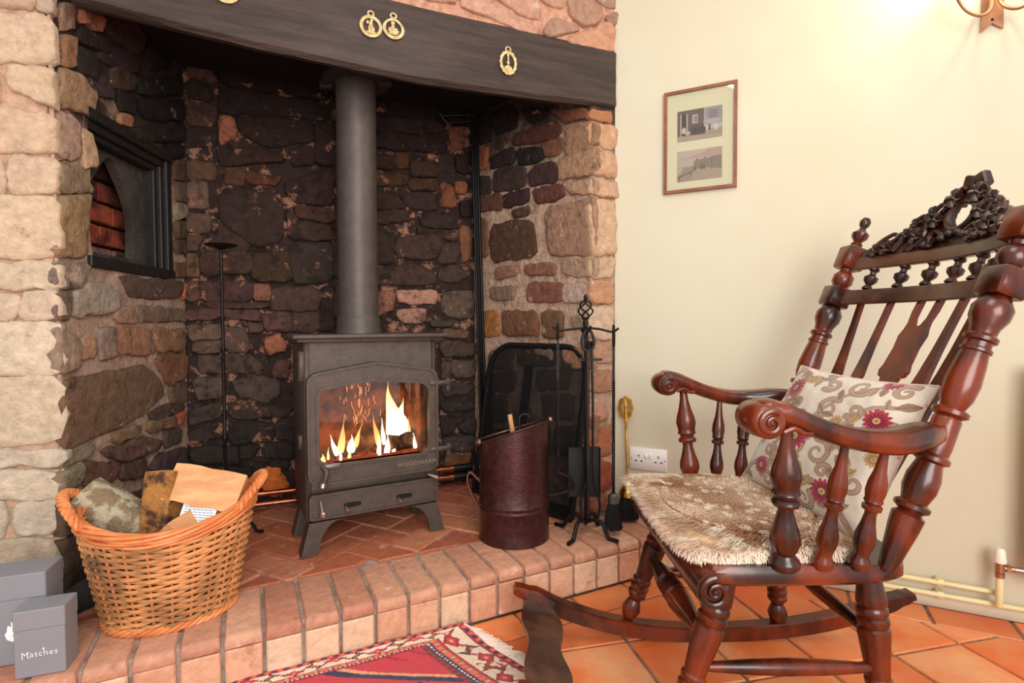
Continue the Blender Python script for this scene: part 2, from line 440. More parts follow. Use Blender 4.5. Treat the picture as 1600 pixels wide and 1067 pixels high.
STONES={
'LF':'''b3917a -16 1802 27 1813 25 1726 -18 1723
c9a07a -143 1787 -21 1809 -20 1729 -145 1707
e0bb94 -170 1686 20 1722 17 1598 -21 1587 -173 1571
cfa880 -173 1559 -101 1569 -104 1467 -176 1455
d9b38a -84 1569 16 1584 11 1473 -83 1511
dcb48c -176 1444 -87 1461 9 1456 5 1355 -179 1335
dbb690 -87 1342 5 1348 3 1253 -87 1245
d2ad88 -180 1327 -95 1336 -97 1242 -182 1234
e3c39a -182 1230 -3 1246 -7 1080 -187 1075
dcc3a0 -187 1065 4 1070 2 999 -189 994
d9bea0 -189 986 -76 990 -80 913 -191 912
d9bea0 -70 990 -1 992 -6 920 -75 913
e6d2b4 -191 904 -3 910 -4 774 -42 770 -195 787
d8c3a2 -195 774 -9 762 -6 586 -200 594
cfc0a8 -200 584 -12 569 -10 524 -201 543
dccbb0 -202 533 -16 518 -12 434 -204 458
cabba4 -204 451 -116 439 -116 349 -206 364
cabba4 -100 437 -15 427 -20 342 -100 354
b09c80 -206 356 -17 330 -14 238 -209 275
8c7760 -209 267 -17 232 -14 118 -212 162''',
'LJ':'''a07a60 44 1770 93 1806 90 1737 43 1698
b5765a 108 1797 212 1836 192 1782 117 1770
8a6a52 41 1689 89 1708 86 1626 37 1606
2a211f 100 1737 221 1782 243 1738 104 1702
3a2a28 230 1846 369 1911 444 1893 404 1818 239 1794
262022 98 1688 183 1702 180 1632 100 1618
2c2226 197 1758 393 1802 372 1737 200 1697
332a2b 127 1638 239 1656 262 1615 184 1590
3a2e28 247 1707 386 1735 359 1677 263 1649
a5805f 37 1595 115 1615 178 1584 159 1520 33 1496
b8937a 30 1483 105 1481 103 1376 22 1351
c9a07c 114 1463 157 1467 175 1375 120 1356
9a8062 22 1339 110 1353 150 1294 18 1258
a0805c 18 1251 138 1283 115 1102 11 1082
8f7a68 13 1070 130 1082 75 1004 10 999
6f6258 9 991 49 988 37 917 6 917
a8957f 59 992 133 1030 236 1014 246 949 62 926
a58a70 8 906 76 863 71 787 3 774
b98a68 84 863 142 861 140 809 82 808
8a7262 161 895 225 899 233 803 157 800
8c6a58 237 895 419 887 415 797 243 814
7d614b 434 892 655 883 652 810 466 810
6e5e54 371 968 683 961 681 921 375 914
a87f68 240 967 331 953 354 914 241 915
4e403c 257 1056 635 1071 627 1006 333 998
b06850 644 1064 760 1068 752 1007 641 1007
6a5646 2 758 149 755 402 766 526 663 365 591 141 577 -3 567
72523f 450 792 675 797 672 713 536 681
5f5044 540 675 670 681 667 605 559 606
4a3c34 394 591 541 613 666 585 566 573 447 559
7a6650 205 568 346 569 348 538 219 535
705c48 393 567 566 566 564 528 399 532
94503e 580 574 631 568 619 520 578 525
5c463c 139 528 369 521 489 488 447 456 241 471
4c4240 503 521 614 504 611 454 504 452
45393a 458 447 653 420 649 332 401 394
8a765c -4 550 87 566 129 538 73 525 -1 519
8c7a60 -8 501 65 516 62 462 -8 443
5a4438 80 516 231 465 217 417 82 442
4c3c34 244 462 381 452 371 387 242 414
55483c -7 426 36 424 51 324 -6 336
4a3e34 -6 326 56 312 62 210 -6 233
4a3c32 69 391 221 379 234 232 75 278
3f342e 252 359 624 307 618 178 260 243
3c322a -1 222 183 193 184 74 0 133
352c26 201 193 593 150 612 55 210 121
4c3a2e 609 1523 710 1553 707 1479 615 1457
5a4a40 619 1446 706 1469 703 1393 616 1373
8a7a62 606 1361 702 1380 700 1329 604 1305
4e4034 608 1296 699 1314 696 1250 605 1235
4a3a30 605 1226 696 1240 693 1189 602 1177
5a4636 601 1141 692 1149 689 1095 598 1087
1c1918 452 1897 584 1948 617 1889 439 1782
2c2422 606 1955 730 1999 727 1917 634 1868
1c1918 390 1741 726 1896 722 1814 405 1680
1a1617 324 1635 721 1802 718 1717 439 1607
201a19 365 1566 717 1704 713 1622 384 1518
1d1918 276 1645 369 1669 356 1601 286 1589
a07050 285 1573 355 1592 351 1561 284 1544
1d1817 369 1500 713 1610 711 1569 610 1537
1a1615 471 1982 735 2097 731 2014 480 1923''',
'BK':'''5a4c42 4 895 125 910 124 853 21 839
4a3e38 143 887 194 894 223 836 215 792 141 793
50433b 25 832 126 838 125 794 31 793
463a35 44 778 218 781 284 728 228 704 43 714
504540 29 692 128 690 126 609 32 612
453b3a 157 668 228 696 336 673 335 613 281 579 182 619
3c3330 7 570 126 596 120 529 1 507
332b29 142 580 384 550 356 517 159 521
2e2826 0 474 45 493 100 457 24 428
262222 143 504 311 490 310 417 150 421
2c2625 321 500 389 504 387 419 320 425
2b2726 12 416 118 411 117 346 11 357
2b2525 125 411 173 401 172 335 123 340
2a2626 185 405 254 404 222 359 184 357
292524 271 408 387 402 386 342 270 354
262222 292 335 361 331 360 290 291 292
242020 231 334 277 321 276 291 235 288
2a2322 249 265 310 276 290 227 248 222
2a2220 318 284 385 281 384 213 317 221
241f1e 11 337 221 319 227 232 9 247
221e1c 9 234 234 215 232 124 7 131
4a3a34 227 905 272 910 272 878 229 873
4b3630 325 751 375 755 366 679 310 690
8a5a48 278 843 342 869 366 801 296 776
4a3634 6 966 273 965 265 923 128 933 5 918
4c3835 280 950 378 950 377 891 289 880
3f2f2e 54 1071 242 1078 240 1002 59 997
4a3832 8 1072 45 1073 48 999 7 999
3f2f2e 59 992 300 992 302 974 59 974
6e4c42 249 1073 304 1067 303 1003 250 1007
40302e 311 1056 499 1061 498 964 309 963
3c2e2c 309 955 500 956 494 873 387 874 308 891
2a2222 507 1061 554 1062 552 881 505 881
3a2d28 52 1184 230 1201 242 1115 61 1101
33281f 237 1196 380 1216 393 1082 242 1086
2e2826 388 1246 557 1256 555 1087 393 1082
2b2020 372 1480 453 1531 562 1573 559 1416 398 1421
3a2926 405 1403 559 1400 558 1339 417 1356
4a2f22 228 1523 358 1516 333 1482 232 1479
43302a 150 1530 222 1543 213 1470 151 1469
2f2524 126 1436 225 1455 356 1426 361 1266 256 1218 130 1321
352a27 132 1309 244 1225 232 1206 54 1197 127 1270
322724 375 1393 409 1342 558 1328 557 1267 383 1257
2e211d 127 1603 292 1619 383 1588 134 1538
251c1b 200 1746 487 1767 485 1681 304 1636 203 1680
231d1d 134 1849 552 1853 551 1782 195 1755 134 1753
261d1c 492 1762 564 1768 562 1587 489 1592
2a1f1d 396 1632 480 1664 484 1589 403 1563
8a5a48 134 1736 181 1738 194 1668 136 1614
4c3a2e 22 1545 114 1551 118 1481 20 1470
5a4a40 20 1463 88 1465 86 1361 18 1363
4f4038 18 1346 97 1337 84 1267 16 1270
45372f 16 1255 69 1254 45 1197 15 1195
5a4636 15 1185 45 1184 52 1096 13 1095
4a3a36 30 1959 104 1936 125 1865 28 1873
241e1c 28 1861 96 1855 106 1787 27 1794
3a2a28 27 1779 119 1776 117 1693 25 1687
241c1b 24 1675 117 1680 120 1618 23 1595
1d1918 32 2046 132 2030 136 1955 30 1972
1c1818 142 1944 554 1945 553 1864 141 1863
1d1919 575 1944 737 1938 736 1843 573 1845
241c1b 575 1807 735 1809 733 1663 573 1665
2a201d 573 1648 733 1646 731 1493 571 1489
2b2120 571 1472 731 1476 729 1294 568 1301
2c2321 568 1284 729 1283 726 1095 566 1101
3a2c2a 565 1085 726 1083 724 923 563 923
1c1818 745 1917 1080 1919 1061 1839 744 1838
2a2120 744 1827 973 1847 1061 1827 1061 1798 743 1762
251c1b 743 1748 1061 1783 1060 1703 745 1687
402c20 833 1672 888 1673 881 1611 838 1607
2c211d 742 1658 827 1663 826 1599 741 1596
332621 896 1642 1023 1657 1031 1587 905 1579
3a291f 741 1573 881 1588 881 1539 740 1516
3a2a20 896 1564 1031 1578 1021 1526 889 1514
2e2324 836 1497 1015 1508 1014 1437 900 1433
2e231f 740 1494 825 1493 885 1432 739 1414
302523 739 1403 912 1423 911 1384 741 1346
2d2424 939 1413 1092 1416 1126 1358 953 1349
332826 923 1371 953 1338 1123 1343 1126 1301 1044 1302 923 1330
382b27 834 1289 1013 1327 1056 1269 1003 1201 822 1207
3c2f2c 1056 1278 1126 1288 1115 1206 1056 1185 1025 1208
2c2423 738 1323 817 1294 819 1181 736 1172
3a2d29 736 1152 918 1183 1012 1133 1011 1091 738 1084
3c322e 1027 1160 1106 1187 1160 1138 1105 1102 1036 1109
6a4a38 1136 1371 1181 1371 1186 1215 1144 1198
5a3a30 1086 1825 1158 1841 1148 1738 1094 1710
1f1a1a 1113 1700 1174 1708 1173 1608 1119 1629
2a2020 1087 1908 1169 1915 1168 1861 1086 1843
7a4e3a 1112 1577 1163 1573 1163 1522 1112 1526
221c1c 1137 1483 1178 1493 1181 1414 1136 1419
6a4434 1046 1570 1096 1557 1114 1451 1039 1457
c08a70 832 1057 1008 1064 1017 1004 896 997 837 1010
b08068 819 967 967 974 949 911 848 911
6e4c42 740 1049 820 1054 810 969 739 940
52483f 1048 1056 1195 1065 1194 929 1123 929 1047 965
3e3632 979 920 1091 914 1084 892 982 896
5a463e 1040 881 1161 870 1161 833 1046 844
3e3430 1034 823 1203 811 1202 755 1061 747 1036 772
4a403c 1093 728 1206 724 1205 649 1111 653 1086 685
463a35 1039 729 1070 722 1076 646 1038 647
38302e 1044 626 1192 612 1168 567 1044 565
2c2828 1037 532 1194 516 1194 488 1037 495
2a2626 1037 477 1116 434 1080 381 1036 385
2f2a29 1119 418 1200 456 1200 371 1128 387
3c3434 1042 354 1200 362 1189 294 1051 298
6a4a34 1057 285 1180 282 1166 208 1047 219
c06a34 230 272 313 319 374 214 299 174
8a7a66 213 148 390 145 389 35 224 50''',
'RJ':'''221c1c 26 1919 93 1883 127 1797 118 1744 29 1765
1e191a 136 1871 232 1869 292 1844 295 1768 178 1770 140 1814
1f1a1b 334 1835 473 1790 466 1771 405 1761 368 1779
4a3028 279 1736 518 1733 545 1685 487 1668 291 1688
6a4638 490 1788 679 1734 673 1706 565 1720
7a4e38 29 1750 100 1727 91 1635 28 1630
2c2423 122 1675 259 1687 279 1646 259 1619 130 1621
201e21 306 1670 419 1647 451 1607 386 1587 306 1609
6a4a3a 441 1658 535 1661 545 1628 524 1599 465 1604
3c3030 143 1603 259 1605 333 1581 344 1529 317 1501 146 1512
3a302e 32 1602 112 1589 125 1510 31 1526
3b2d2f 367 1555 411 1573 507 1571 517 1488 370 1502
38262a 201 1488 359 1488 359 1433 213 1428
5a4038 26 1506 184 1499 196 1428 35 1441
5a3c34 385 1475 544 1472 558 1439 527 1413 404 1423
4c3a34 269 1405 359 1411 359 1378 269 1377
4e3a30 115 1357 285 1366 381 1341 406 1193 135 1192
a07a60 468 1385 617 1388 695 1380 695 1174 664 1172 475 1195
6a5040 44 1409 97 1384 96 1222 42 1221
7e5e50 350 1160 510 1152 509 1107 350 1123
b08e70 551 1161 686 1157 686 1082 557 1109
a07458 152 1158 284 1159 299 1127 160 1105
8a7058 117 1071 271 1069 267 1015 129 1017
7a5448 357 1084 550 1067 550 996 357 1003
c0a08c 557 1064 679 1052 679 989 557 994
9a6c40 71 965 159 966 171 850 70 849
6e4e3e 197 956 398 958 416 853 217 851
66503f 442 951 540 955 550 862 509 840 452 853
9a846c 603 930 667 934 670 888 613 889
6a5a50 105 768 254 787 253 703 118 690
62544a 302 789 502 789 502 728 301 726
5c4e44 118 666 273 690 261 602 117 584
665648 408 698 583 713 577 637 408 618
5a4c44 104 559 211 575 231 459 103 443
66564a 426 594 600 610 600 516 444 497
8a6450 632 543 683 549 683 434 632 426
50443c 89 402 251 424 251 283 97 256
584a42 296 444 476 468 476 337 303 307
5e5046 515 468 609 486 609 370 515 354
a07858 568 1617 685 1584 698 1547 584 1577
9c7456 581 1691 682 1684 685 1589 571 1611
b08866 528 1575 692 1573 695 1484 541 1489
b58c6c 571 1460 692 1467 692 1405 597 1429
8c6c56 550 799 680 803 683 727 557 720''',
'RF':'''b5794f -9 1731 85 1733 91 1689 2 1691
d0a078 -9 1682 88 1683 115 1655 109 1591 8 1591
cd9f7a 5 1578 124 1568 125 1474 11 1487
d0a582 5 1467 125 1459 125 1398 11 1401
d2aa84 8 1383 110 1387 104 1174 9 1169
cda884 -3 1156 104 1161 95 1082 -3 1081
c4906a -6 1066 95 1074 95 982 -3 984
d0b090 0 969 95 972 96 839 0 841
b88a6c 15 825 96 832 96 744 21 747
b07e60 15 712 90 714 90 629 15 633
c08a70 15 592 63 584 63 520 15 524
b5704c 15 490 87 485 87 371 15 373
a8563c 15 360 87 350 88 233 21 241
a06048 15 229 88 220 88 147 15 157''',
'AB':'''c8957a -810 2076 -650 2117 -649 2005 -757 1991
d19f82 -636 2067 -561 2058 -489 2031 -323 1990 -331 1969 -452 1971 -545 1987 -637 1997
cc9a7e -525 2071 -349 2102 -323 2041 -342 2014 -451 2037
b58a72 -313 1978 -283 2040 -207 2043 -157 2032 -160 2015 -307 1960
b98c72 -215 2134 -88 2139 -50 2099 -88 2059 -140 2036 -196 2065
d39a76 -226 1968 -140 2017 -59 2068 0 2073 -6 1968 -160 1960
b08470 -42 2094 0 2125 18 2097 6 2075 -27 2075
b58a74 -140 2188 6 2223 6 2144 -53 2138
c8957a -341 2138 -234 2164 -229 2086 -307 2086
c8957a -975 2064 -823 2073 -828 1989 -895 1983''',
}

scount = 0
for key, (nm, o, d, m, (s0, s1, z0, z1), dep, hole) in WALLS.items():
    wobj = mortar_wall(nm, o, d, s0, s1, z0, z1, m, hole=hole)
    for ln in STONES[key].splitlines():
        t = ln.split(); c = t[0]; q = [int(x) / 1000 for x in t[1:]]
        poly = list(zip(q[0::2], q[1::2]))
        sn = {'LF': (None, 0.0), 'LJ': (0.0, None), 'RJ': (None, .697), 'RF': (0.0, None)}.get(key, (None, None))
        poly = [((-.006 if key == 'LJ' else -.013) if sn[0] is not None and a < .016 else (sn[1] + .013 if sn[1] is not None and a > sn[1] - .016 else a), b) for a, b in poly]
        lo, hi = s0 - .03, s1 + .03
        poly = clip(clip(poly, (1, 0), lo), (-1, 0), -hi)
        if len(poly) < 3 or abs(parea(poly)) < 2e-4: continue
        mb = MB(); scount += 1
        rr = random.Random(scount)
        stone_mesh(mb, poly, o, d, dep * rr.uniform(.6, 1.25), scount, gr={'LJ': .006, 'BK': .0065, 'RJ': .0085}.get(key, .0035))
        so = mb.build('stone', {'LF': M_stone_pale, 'AB': M_stone_pale, 'RF': M_stone_pale, 'LJ': M_stone_left, 'BK': M_stone_back, 'RJ': M_stone_right}[key], wobj, smooth=.9, fix=False)
        gk = {'LF': .90, 'LJ': 1.45, 'BK': 1.7, 'RJ': 1.25, 'RF': 1.0, 'AB': 1.0}[key]
        wk = .35 if key == 'LF' else 0.
        lum = H(c)[1]; gk = 1 + (gk - 1) * max(0, 1 - lum / .22)
        tint = (1.10, .98, .88) if key in ('LJ', 'BK', 'RJ') and lum < .15 else ((.96, 1, 1.10) if key != 'LF' else (1, 1, 1))
        so.color = tuple(min(.85, v * gk * tn * (1 - wk) + w_ * wk * .9) for v, w_, tn in zip(H(c)[:3], H('f0dac8')[:3], tint)) + (1,)

    if key == 'AB':   # the rubble goes on above and to the left of the traced stones
        rr = random.Random(77); zr = 1.985
        while zr < 2.36:
            hz = rr.uniform(.055, .085); sr = -1.76
            while sr < -.02:
                wz = rr.uniform(.10, .22)
                if sr + wz < (-.66 if zr < 2.02 else (-.44 if zr < 2.16 else -.02)) - .0 and (zr + hz < 2.39):
                    poly = [(sr + .006, zr + rr.uniform(0, .012)), (sr + wz - .006, zr + rr.uniform(0, .012)), (sr + wz - .006, zr + hz - rr.uniform(.004, .016)), (sr + .006, zr + hz - rr.uniform(.004, .016))]
                    if not (zr + hz > 1.96 and sr + wz > -.97 and zr < 2.23): 
                        mb = MB(); scount += 1; stone_mesh(mb, poly, o, d, dep * rr.uniform(.6, 1.2), scount); so = mb.build('stone', M_stone_pale, wobj, smooth=.9, fix=False); so.color = H(rr.choice(['c8957a', 'd19f82', 'b98c72', 'd39a76']))
                sr += wz
            zr += hz

# cream wall, skirting
mb = MB(); mb.box((.06, -.75, 1.2), (.12, 2.64, 2.4)); mb.build('wall_right', M_cream, smooth=False, kind='structure')
mb = MB(); mb.box((-.007, -.88, .022), (.014, 2.26, .044), bev=.004); mb.build('baseboard_right', M_skirt, kind='structure')
mb = MB(); mb.box((-.010, .405, .157), (.02, .30, .034), bev=.006); mb.build('baseboard_hearth', M_skirt, kind='structure')

# floor: grout bed with separate terracotta tiles
mb = MB(); mb.box((-1.35, .05, -.03), (3.1, 3.6, .05)); floor = mb.build('floor', M_grout, smooth=False, kind='structure')
TC = ['e9965f', 'e08a55', 'd87c4a', 'eba574', 'df8350', 'e79a66', 'd98854', 'ec9d6a', 'dd8049']
HD = (.7985, -.602); HN = (.602, .7985)      # hearth front: direction to the right, direction inwards
FD = .198
def tile(poly, z0=-.03, z1=0.0, name='tile', parent=None, m=None, col=None, bev=.0035, rnd=True):
    if len(poly) < 3 or parea(poly) == 0: return
    if parea(poly) < 0: poly = poly[::-1]
    if parea(poly) < .0008: return
    q = []
    for p in poly:
        if not q or math.hypot(p[0] - q[-1][0], p[1] - q[-1][1]) > .006: q.append(p)
    if len(q) > 2 and math.hypot(q[0][0] - q[-1][0], q[0][1] - q[-1][1]) < .006: q.pop()
    if len(q) < 3: return
    mb = MB(); mb.prism(q, z1 - z0, c=(0, 0, z0), bev=bev)
    o = mb.build(name, m or M_tile, parent or floor, smooth=False); o.color = H(col or random.choice(TC)); return o
ti = Vector((.1425, -.1742)); tj = Vector((-.1742, -.1425)); tl = ti.length; g = .009
k = (tl - g) / tl
T0 = Vector((-.616, .363))
for i in range(-9, 12):
    for j in range(-8, 10):
        o0 = T0 + ti * i + tj * j
        c = o0 + (ti + tj) * .5
        if not (-2.5 < c.x < .1 and -1.3 < c.y < 1.6): continue
        P = [c + (ti * a + tj * b) * (.5 * k) for a, b in ((-1, -1), (1, -1), (1, 1), (-1, 1))]
        P = [(p.x, p.y) for p in P]
        P = clip(P, (-1, 0), .1335)
        P = clip(P, (-HN[0], -HN[1]), -(FD - .128))
        tile(P)
y = -1.32
y = -.44 - .21 * 4
while y < .30:
    P = [(-.1265, y + .0045), (-.014, y + .0045), (-.014, y + .2055), (-.1265, y + .2055)]
    tile(clip(P, (-HN[0], -HN[1]), -(FD - .003))); y += .21
s_ = -2.4
while s_ < -.2:
    def hp(s, t): return (HN[0] * t + HD[0] * s, HN[1] * t + HD[1] * s)
    P = [hp(s_ + .0045, FD - .119), hp(s_ + .205, FD - .119), hp(s_ + .205, FD - .003), hp(s_ + .0045, FD - .003)]
    tile(clip(P, (-1, 0), .1335)); s_ += .21

# raised brick hearth
HZ = .14
mb = MB()
hp = lambda s, t: (HN[0] * t + HD[0] * s, HN[1] * t + HD[1] * s)
outl = [hp(-2.5, FD + .008), hp(-.155, FD + .008), (0, .573), (.16, 1.30), (-.78, 2.10), (-1.36, 1.73), hp(-2.5, .55)]
mb.prism(outl, HZ - .007, c=(0, 0, 0))
hearth = mb.build('hearth', M_hmortar, smooth=False, label='raised brick hearth with headers along its front edge, under the stove', cat='hearth')
BC = ['d9a084', 'd3906e', 'cf8a6c']
def brick(poly, z0, z1, col=None, bev=.006):
    return tile(poly, z0, z1, 'brick', hearth, M_brick, col or random.choice(BC), bev)
pitch = .0925
s_ = -.155 - pitch * 25
while s_ < -.16:
    a, b = s_ + .005, s_ + pitch - .004
    dz = random.uniform(-.0025, .0025); t1 = FD + .238 + random.uniform(-.004, .004)
    # nosed header: long block with a rounded front edge
    P = [hp(a, FD - .006), hp(b, FD - .006), hp(b, t1), hp(a, t1)]
    P = clip(P, (-1, 0), .0)
    if len(P) >= 3:
        mb = MB(); M = frame((HD[0], HD[1], 0), (HN[0], HN[1], 0), (0, 0, 1))
        prof = [(-.006, -.030), (-.008, -.022), (-.007, -.012), (-.002, -.004), (.007, 0), (t1 - FD - .004, 0), (t1 - FD, -.005), (t1 - FD, -.034)]
        vs = []
        bb = min(b, -.155 + .0)
        for s2, ins in ((a, 1), (a + .004, 0), (bb - .004, 0), (bb, 1)):
            for t, z in prof:
                vs.append(Vector((*hp(s2, FD + t + (.003 if ins and t < .1 else 0)), HZ + dz + z - (.004 if ins and z > -.02 else 0))))
        n = len(prof); fs = [(r * n + i, (r + 1) * n + i, (r + 1) * n + (i + 1) % n, r * n + (i + 1) % n) for r in range(3) for i in range(n)]
        fs.append(tuple(range(n))); fs.append(tuple(range(4 * n - 1, 3 * n - 1, -1)))
        mb.add(vs, fs); o = mb.build('brick', M_brick, hearth, smooth=.7); o.color = H(random.choice(['cb9478', 'c48c72', 'd29e82', 'bf8269', 'cc9478']))
        # face tile below
        mb = MB(); c = hp((a + b) / 2, FD + .004); mb.box((c[0], c[1], .056), (b - a, .02, .098), M, bev=.004)
        o = mb.build('brick', M_brick, hearth, smooth=False); o.color = H(random.choice(['e6bf9f', 'dfb192', 'd69f80', 'e4c2a4', 'dca888', 'e2bc9c']))
    s_ += pitch
# herringbone paving behind, bricks lie along the world axes
bl, bw, jt = .224, .112, .009
base = Vector((-.653 + .0, 1.061))
region = [((HN[0], HN[1]), FD + .250)]
lim = [((.648 * -1, -.7615), -1.13), ]
for a in range(-14, 15):
    for b in range(-14, 15):
        for kind in (0, 1):
            # herringbone lattice: vectors (bw,bw) along the zig-zag and (bl,-bl)/... across
            ox = base.x + a * bw + b * bl; oy = base.y + a * bw - b * bl + (0)
            if kind == 0: x0, y0, x1, y1 = ox, oy, ox + bl, oy + bw
            else: x0, y0, x1, y1 = ox, oy + bw, ox + bw, oy + bw + bl
            if kind == 1: x0 -= 0; 
            P = [(x0 + jt / 2, y0 + jt / 2), (x1 - jt / 2, y0 + jt / 2), (x1 - jt / 2, y1 - jt / 2), (x0 + jt / 2, y1 - jt / 2)]
            P = clip(P, (HN[0], HN[1]), FD + .248)
            P = clip(P, (-.648, -.7615), -1.085)
            for (A_, B_) in ((PBr, PR1), (PC, PBl)):
                d_ = u2(A_, B_); n_ = (d_[1], -d_[0]); P = clip(P, n_, n_[0] * A_[0] + n_[1] * A_[1] - .01) if len(P) > 2 else P
            P = clip(P, (-1, 0), .0) if (len(P) > 2 and sum(p[1] for p in P) / len(P) < .60) else P
            if len(P) > 2: brick(P, HZ - .03, HZ + random.uniform(-.003, .002), random.choice(['c27a5c', 'b6694b', 'c9825f', 'bb6e52', 'c47e62', 'b0644a']), .005)

# iron register plate closing the chimney, behind the beam
mb = MB()
P = [(-1.36, 1.72), (-.09, .66), (.16, 1.31), (-.79, 2.10)]
mb.prism(P, .02, c=(0, 0, 1.905))
mb.build('register_plate', M_soot, smooth=False, label='black plate closing the chimney throat behind the beam', cat='plate')

# oak beam
M_beam = mat('blackened_oak', '463630', .55, col2='33261f', nscale=3.0, ndetail=8, stretch=(1.2, 12, 12), bump=2.2, bscale=7, coat=.05, spec=.4)
def use_object_coords(m):
    nt = m.node_tree; tc = [n for n in nt.nodes if n.type == 'TEX_COORD'][0]; mp = [n for n in nt.nodes if n.type == 'MAPPING'][0]
    nt.links.new(tc.outputs['Object'], mp.inputs['Vector'])
use_object_coords(M_beam)
Lb = 1.72; nst = 70
zb = [(0, 1.745), (.53, 1.722), (.79, 1.717), (1.27, 1.727), (1.72, 1.76)]
mb = MB(); vs = []
prof = [(0, 0.02), (.0, .5), (0, .98), (.015, 1.), (.10, 1), (.20, 1), (.215, .97), (.215, .03), (.20, 0), (.10, 0), (.022, 0)]
# finer front face
prof = [(0, .06), (0, .2), (0, .35), (0, .5), (0, .65), (0, .8), (0, .94), (.012, .99), (.05, 1), (.11, 1), (.13, .9), (.13, .30), (.11, .16), (.05, .04), (.016, .01)]
for i in range(nst + 1):
    x = Lb * i / nst
    z0 = np.interp(x, [p[0] for p in zb], [p[1] for p in zb]); z1 = 1.972 + .004 * math.sin(x * 5)
    for e, k_ in prof:
        z = z0 + (z1 - z0) * k_
        nn = noise.noise(Vector((x * 3, z * 14, e * 9))) * .006 + noise.noise(Vector((x * 9, z * 40, 5))) * .002
        vs.append((-x, e - .012 - (nn if e < .05 else 0), z + nn * (.8 if k_ < .1 or k_ > .9 else 0) - 1.72))
n = len(prof)
fs = [(i * n + k_, i * n + (k_ + 1) % n, (i + 1) * n + (k_ + 1) % n, (i + 1) * n + k_) for i in range(nst) for k_ in range(n)]
fs.append(tuple(range(n))); fs.append(tuple(nst * n + k_ for k_ in range(n)))
mb.add(vs, fs)
dummy = MB(); me = bpy.data.meshes.new('mantel_beam'); me.from_pydata([tuple(v) for v in mb.v], [], mb.f); me.materials.append(M_beam)
bm = bmesh.new(); bm.from_mesh(me); bmesh.ops.recalc_face_normals(bm, faces=bm.faces); bm.to_mesh(me); bm.free()
me.polygons.foreach_set('use_smooth', [True] * len(me.polygons)); me.set_sharp_from_angle(angle=.8)
beam = bpy.data.objects.new('mantel_beam', me); COL.objects.link(beam)
beam.location = (0, .573, 1.72); beam.rotation_euler = (0, 0, math.atan2(-.648, .7615))
tag(beam, 'long blackened oak beam spanning the fireplace opening, hung with brasses', 'beam')

# arched niche in the left jamb
LJo, LJd = PC, u2(PC, PBl)
LJn = Vector((LJd[1], -LJd[0], 0)); LJx = Vector((LJd[0], LJd[1], 0)); LJM = frame(LJx, Vector((0, 0, 1)), LJn)
def ljp(s, z, e=0): return wall_point(LJo, LJd, s, z, e)
niche = thing('wall_niche', ljp(.36, 1.09, -.05), 'dark framed arched niche with red bricks in the left jamb', 'niche')
mb = MB()
for (sa, za, sb, zb_) in ((.13, 1.08, .13, 1.53), (.59, 1.53, .59, 1.08), (.13, 1.53, .59, 1.53), (.59, 1.08, .13, 1.08)):
    vs = [ljp(sa, za, .0), ljp(sb, zb_, .0), ljp(sb, zb_, -.17), ljp(sa, za, -.17)]; mb.add(vs, [(0, 1, 2, 3)])
vs = [ljp(.12, 1.07, -.17), ljp(.6, 1.07, -.17), ljp(.6, 1.54, -.17), ljp(.12, 1.54, -.17)]; mb.add(vs, [(0, 1, 2, 3)])
mb.build('lining', mat('niche_mortar', '4a3c36', .95, col2='7a6a60', nscale=12, bump=3), niche, smooth=False)
M_nbrick = mat('sooty_red_brick', 'ffffff', .85, objcol=True, col2='6a5a55', nscale=12, bump=2, bscale=40)
for r in range(6):
    z0 = 1.10 + r * .074
    for c_ in range(3):
        s0 = .14 + c_ * .16 - (.07 if r % 2 else 0); s1 = min(s0 + .148, .575); s0 = max(s0, .135)
        if s1 - s0 < .03: continue
        mb = MB(); mb.box(ljp((s0 + s1) / 2, z0 + .032, -.150 + random.uniform(-.003, .003)), (s1 - s0, .064, .05), LJM, bev=.005)
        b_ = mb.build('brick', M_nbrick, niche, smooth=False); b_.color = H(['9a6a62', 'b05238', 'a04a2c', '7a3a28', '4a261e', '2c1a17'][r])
# gothic arch surround
arch = [(.445, 1.13), (.452, 1.2), (.45, 1.27), (.43, 1.33), (.39, 1.39), (.33, 1.45), (.27, 1.39), (.23, 1.33), (.21, 1.27), (.208, 1.2), (.21, 1.13)]
arch = [(a, b, 0) for a, b in arch]
top = smooth_path(arch, 4)
inner = resample([(p.x, p.y, 0) for p in top] + [(.25, 1.13, 0), (.40, 1.13, 0)], 60)
cpt = Vector((.33, 1.29, 0))
outer = []
for p in inner:
    dd = p - cpt; t = min((.24 / abs(dd.x)) if abs(dd.x) > 1e-6 else 9, (.25 / dd.y) if dd.y > 1e-6 else 9, (.175 / -dd.y) if dd.y < -1e-6 else 9)
    outer.append(cpt + dd * t)
mb = MB(); mb.ringplate([(p.x, p.y) for p in outer], [(p.x, p.y) for p in inner], .03, LJM, Vector((LJo[0], LJo[1], 0)) - LJn * .085)
mb.build('arch_surround', mat('grey_plaster', '453d37', .9, col2='2a2422', nscale=9, bump=3), niche)
M_nf = mat('dark_niche_frame', '120f0e', .6, col2='1c1613', nscale=10, bump=1)
for (a, b, c_, d_) in ((.49, 1.08, .585, 1.53), ):
    for i, (e0, e1, w0, w1) in enumerate(((-.06, .004, .555, .588), (-.07, -.008, .535, .556), (-.08, -.02, .515, .536))):
        mb = MB(); mb.box(ljp((w0 + w1) / 2, 1.295, (e0 + e1) / 2), (w1 - w0, .44, e1 - e0), LJM, bev=.004); mb.build('frame_stile', M_nf, niche, smooth=False)
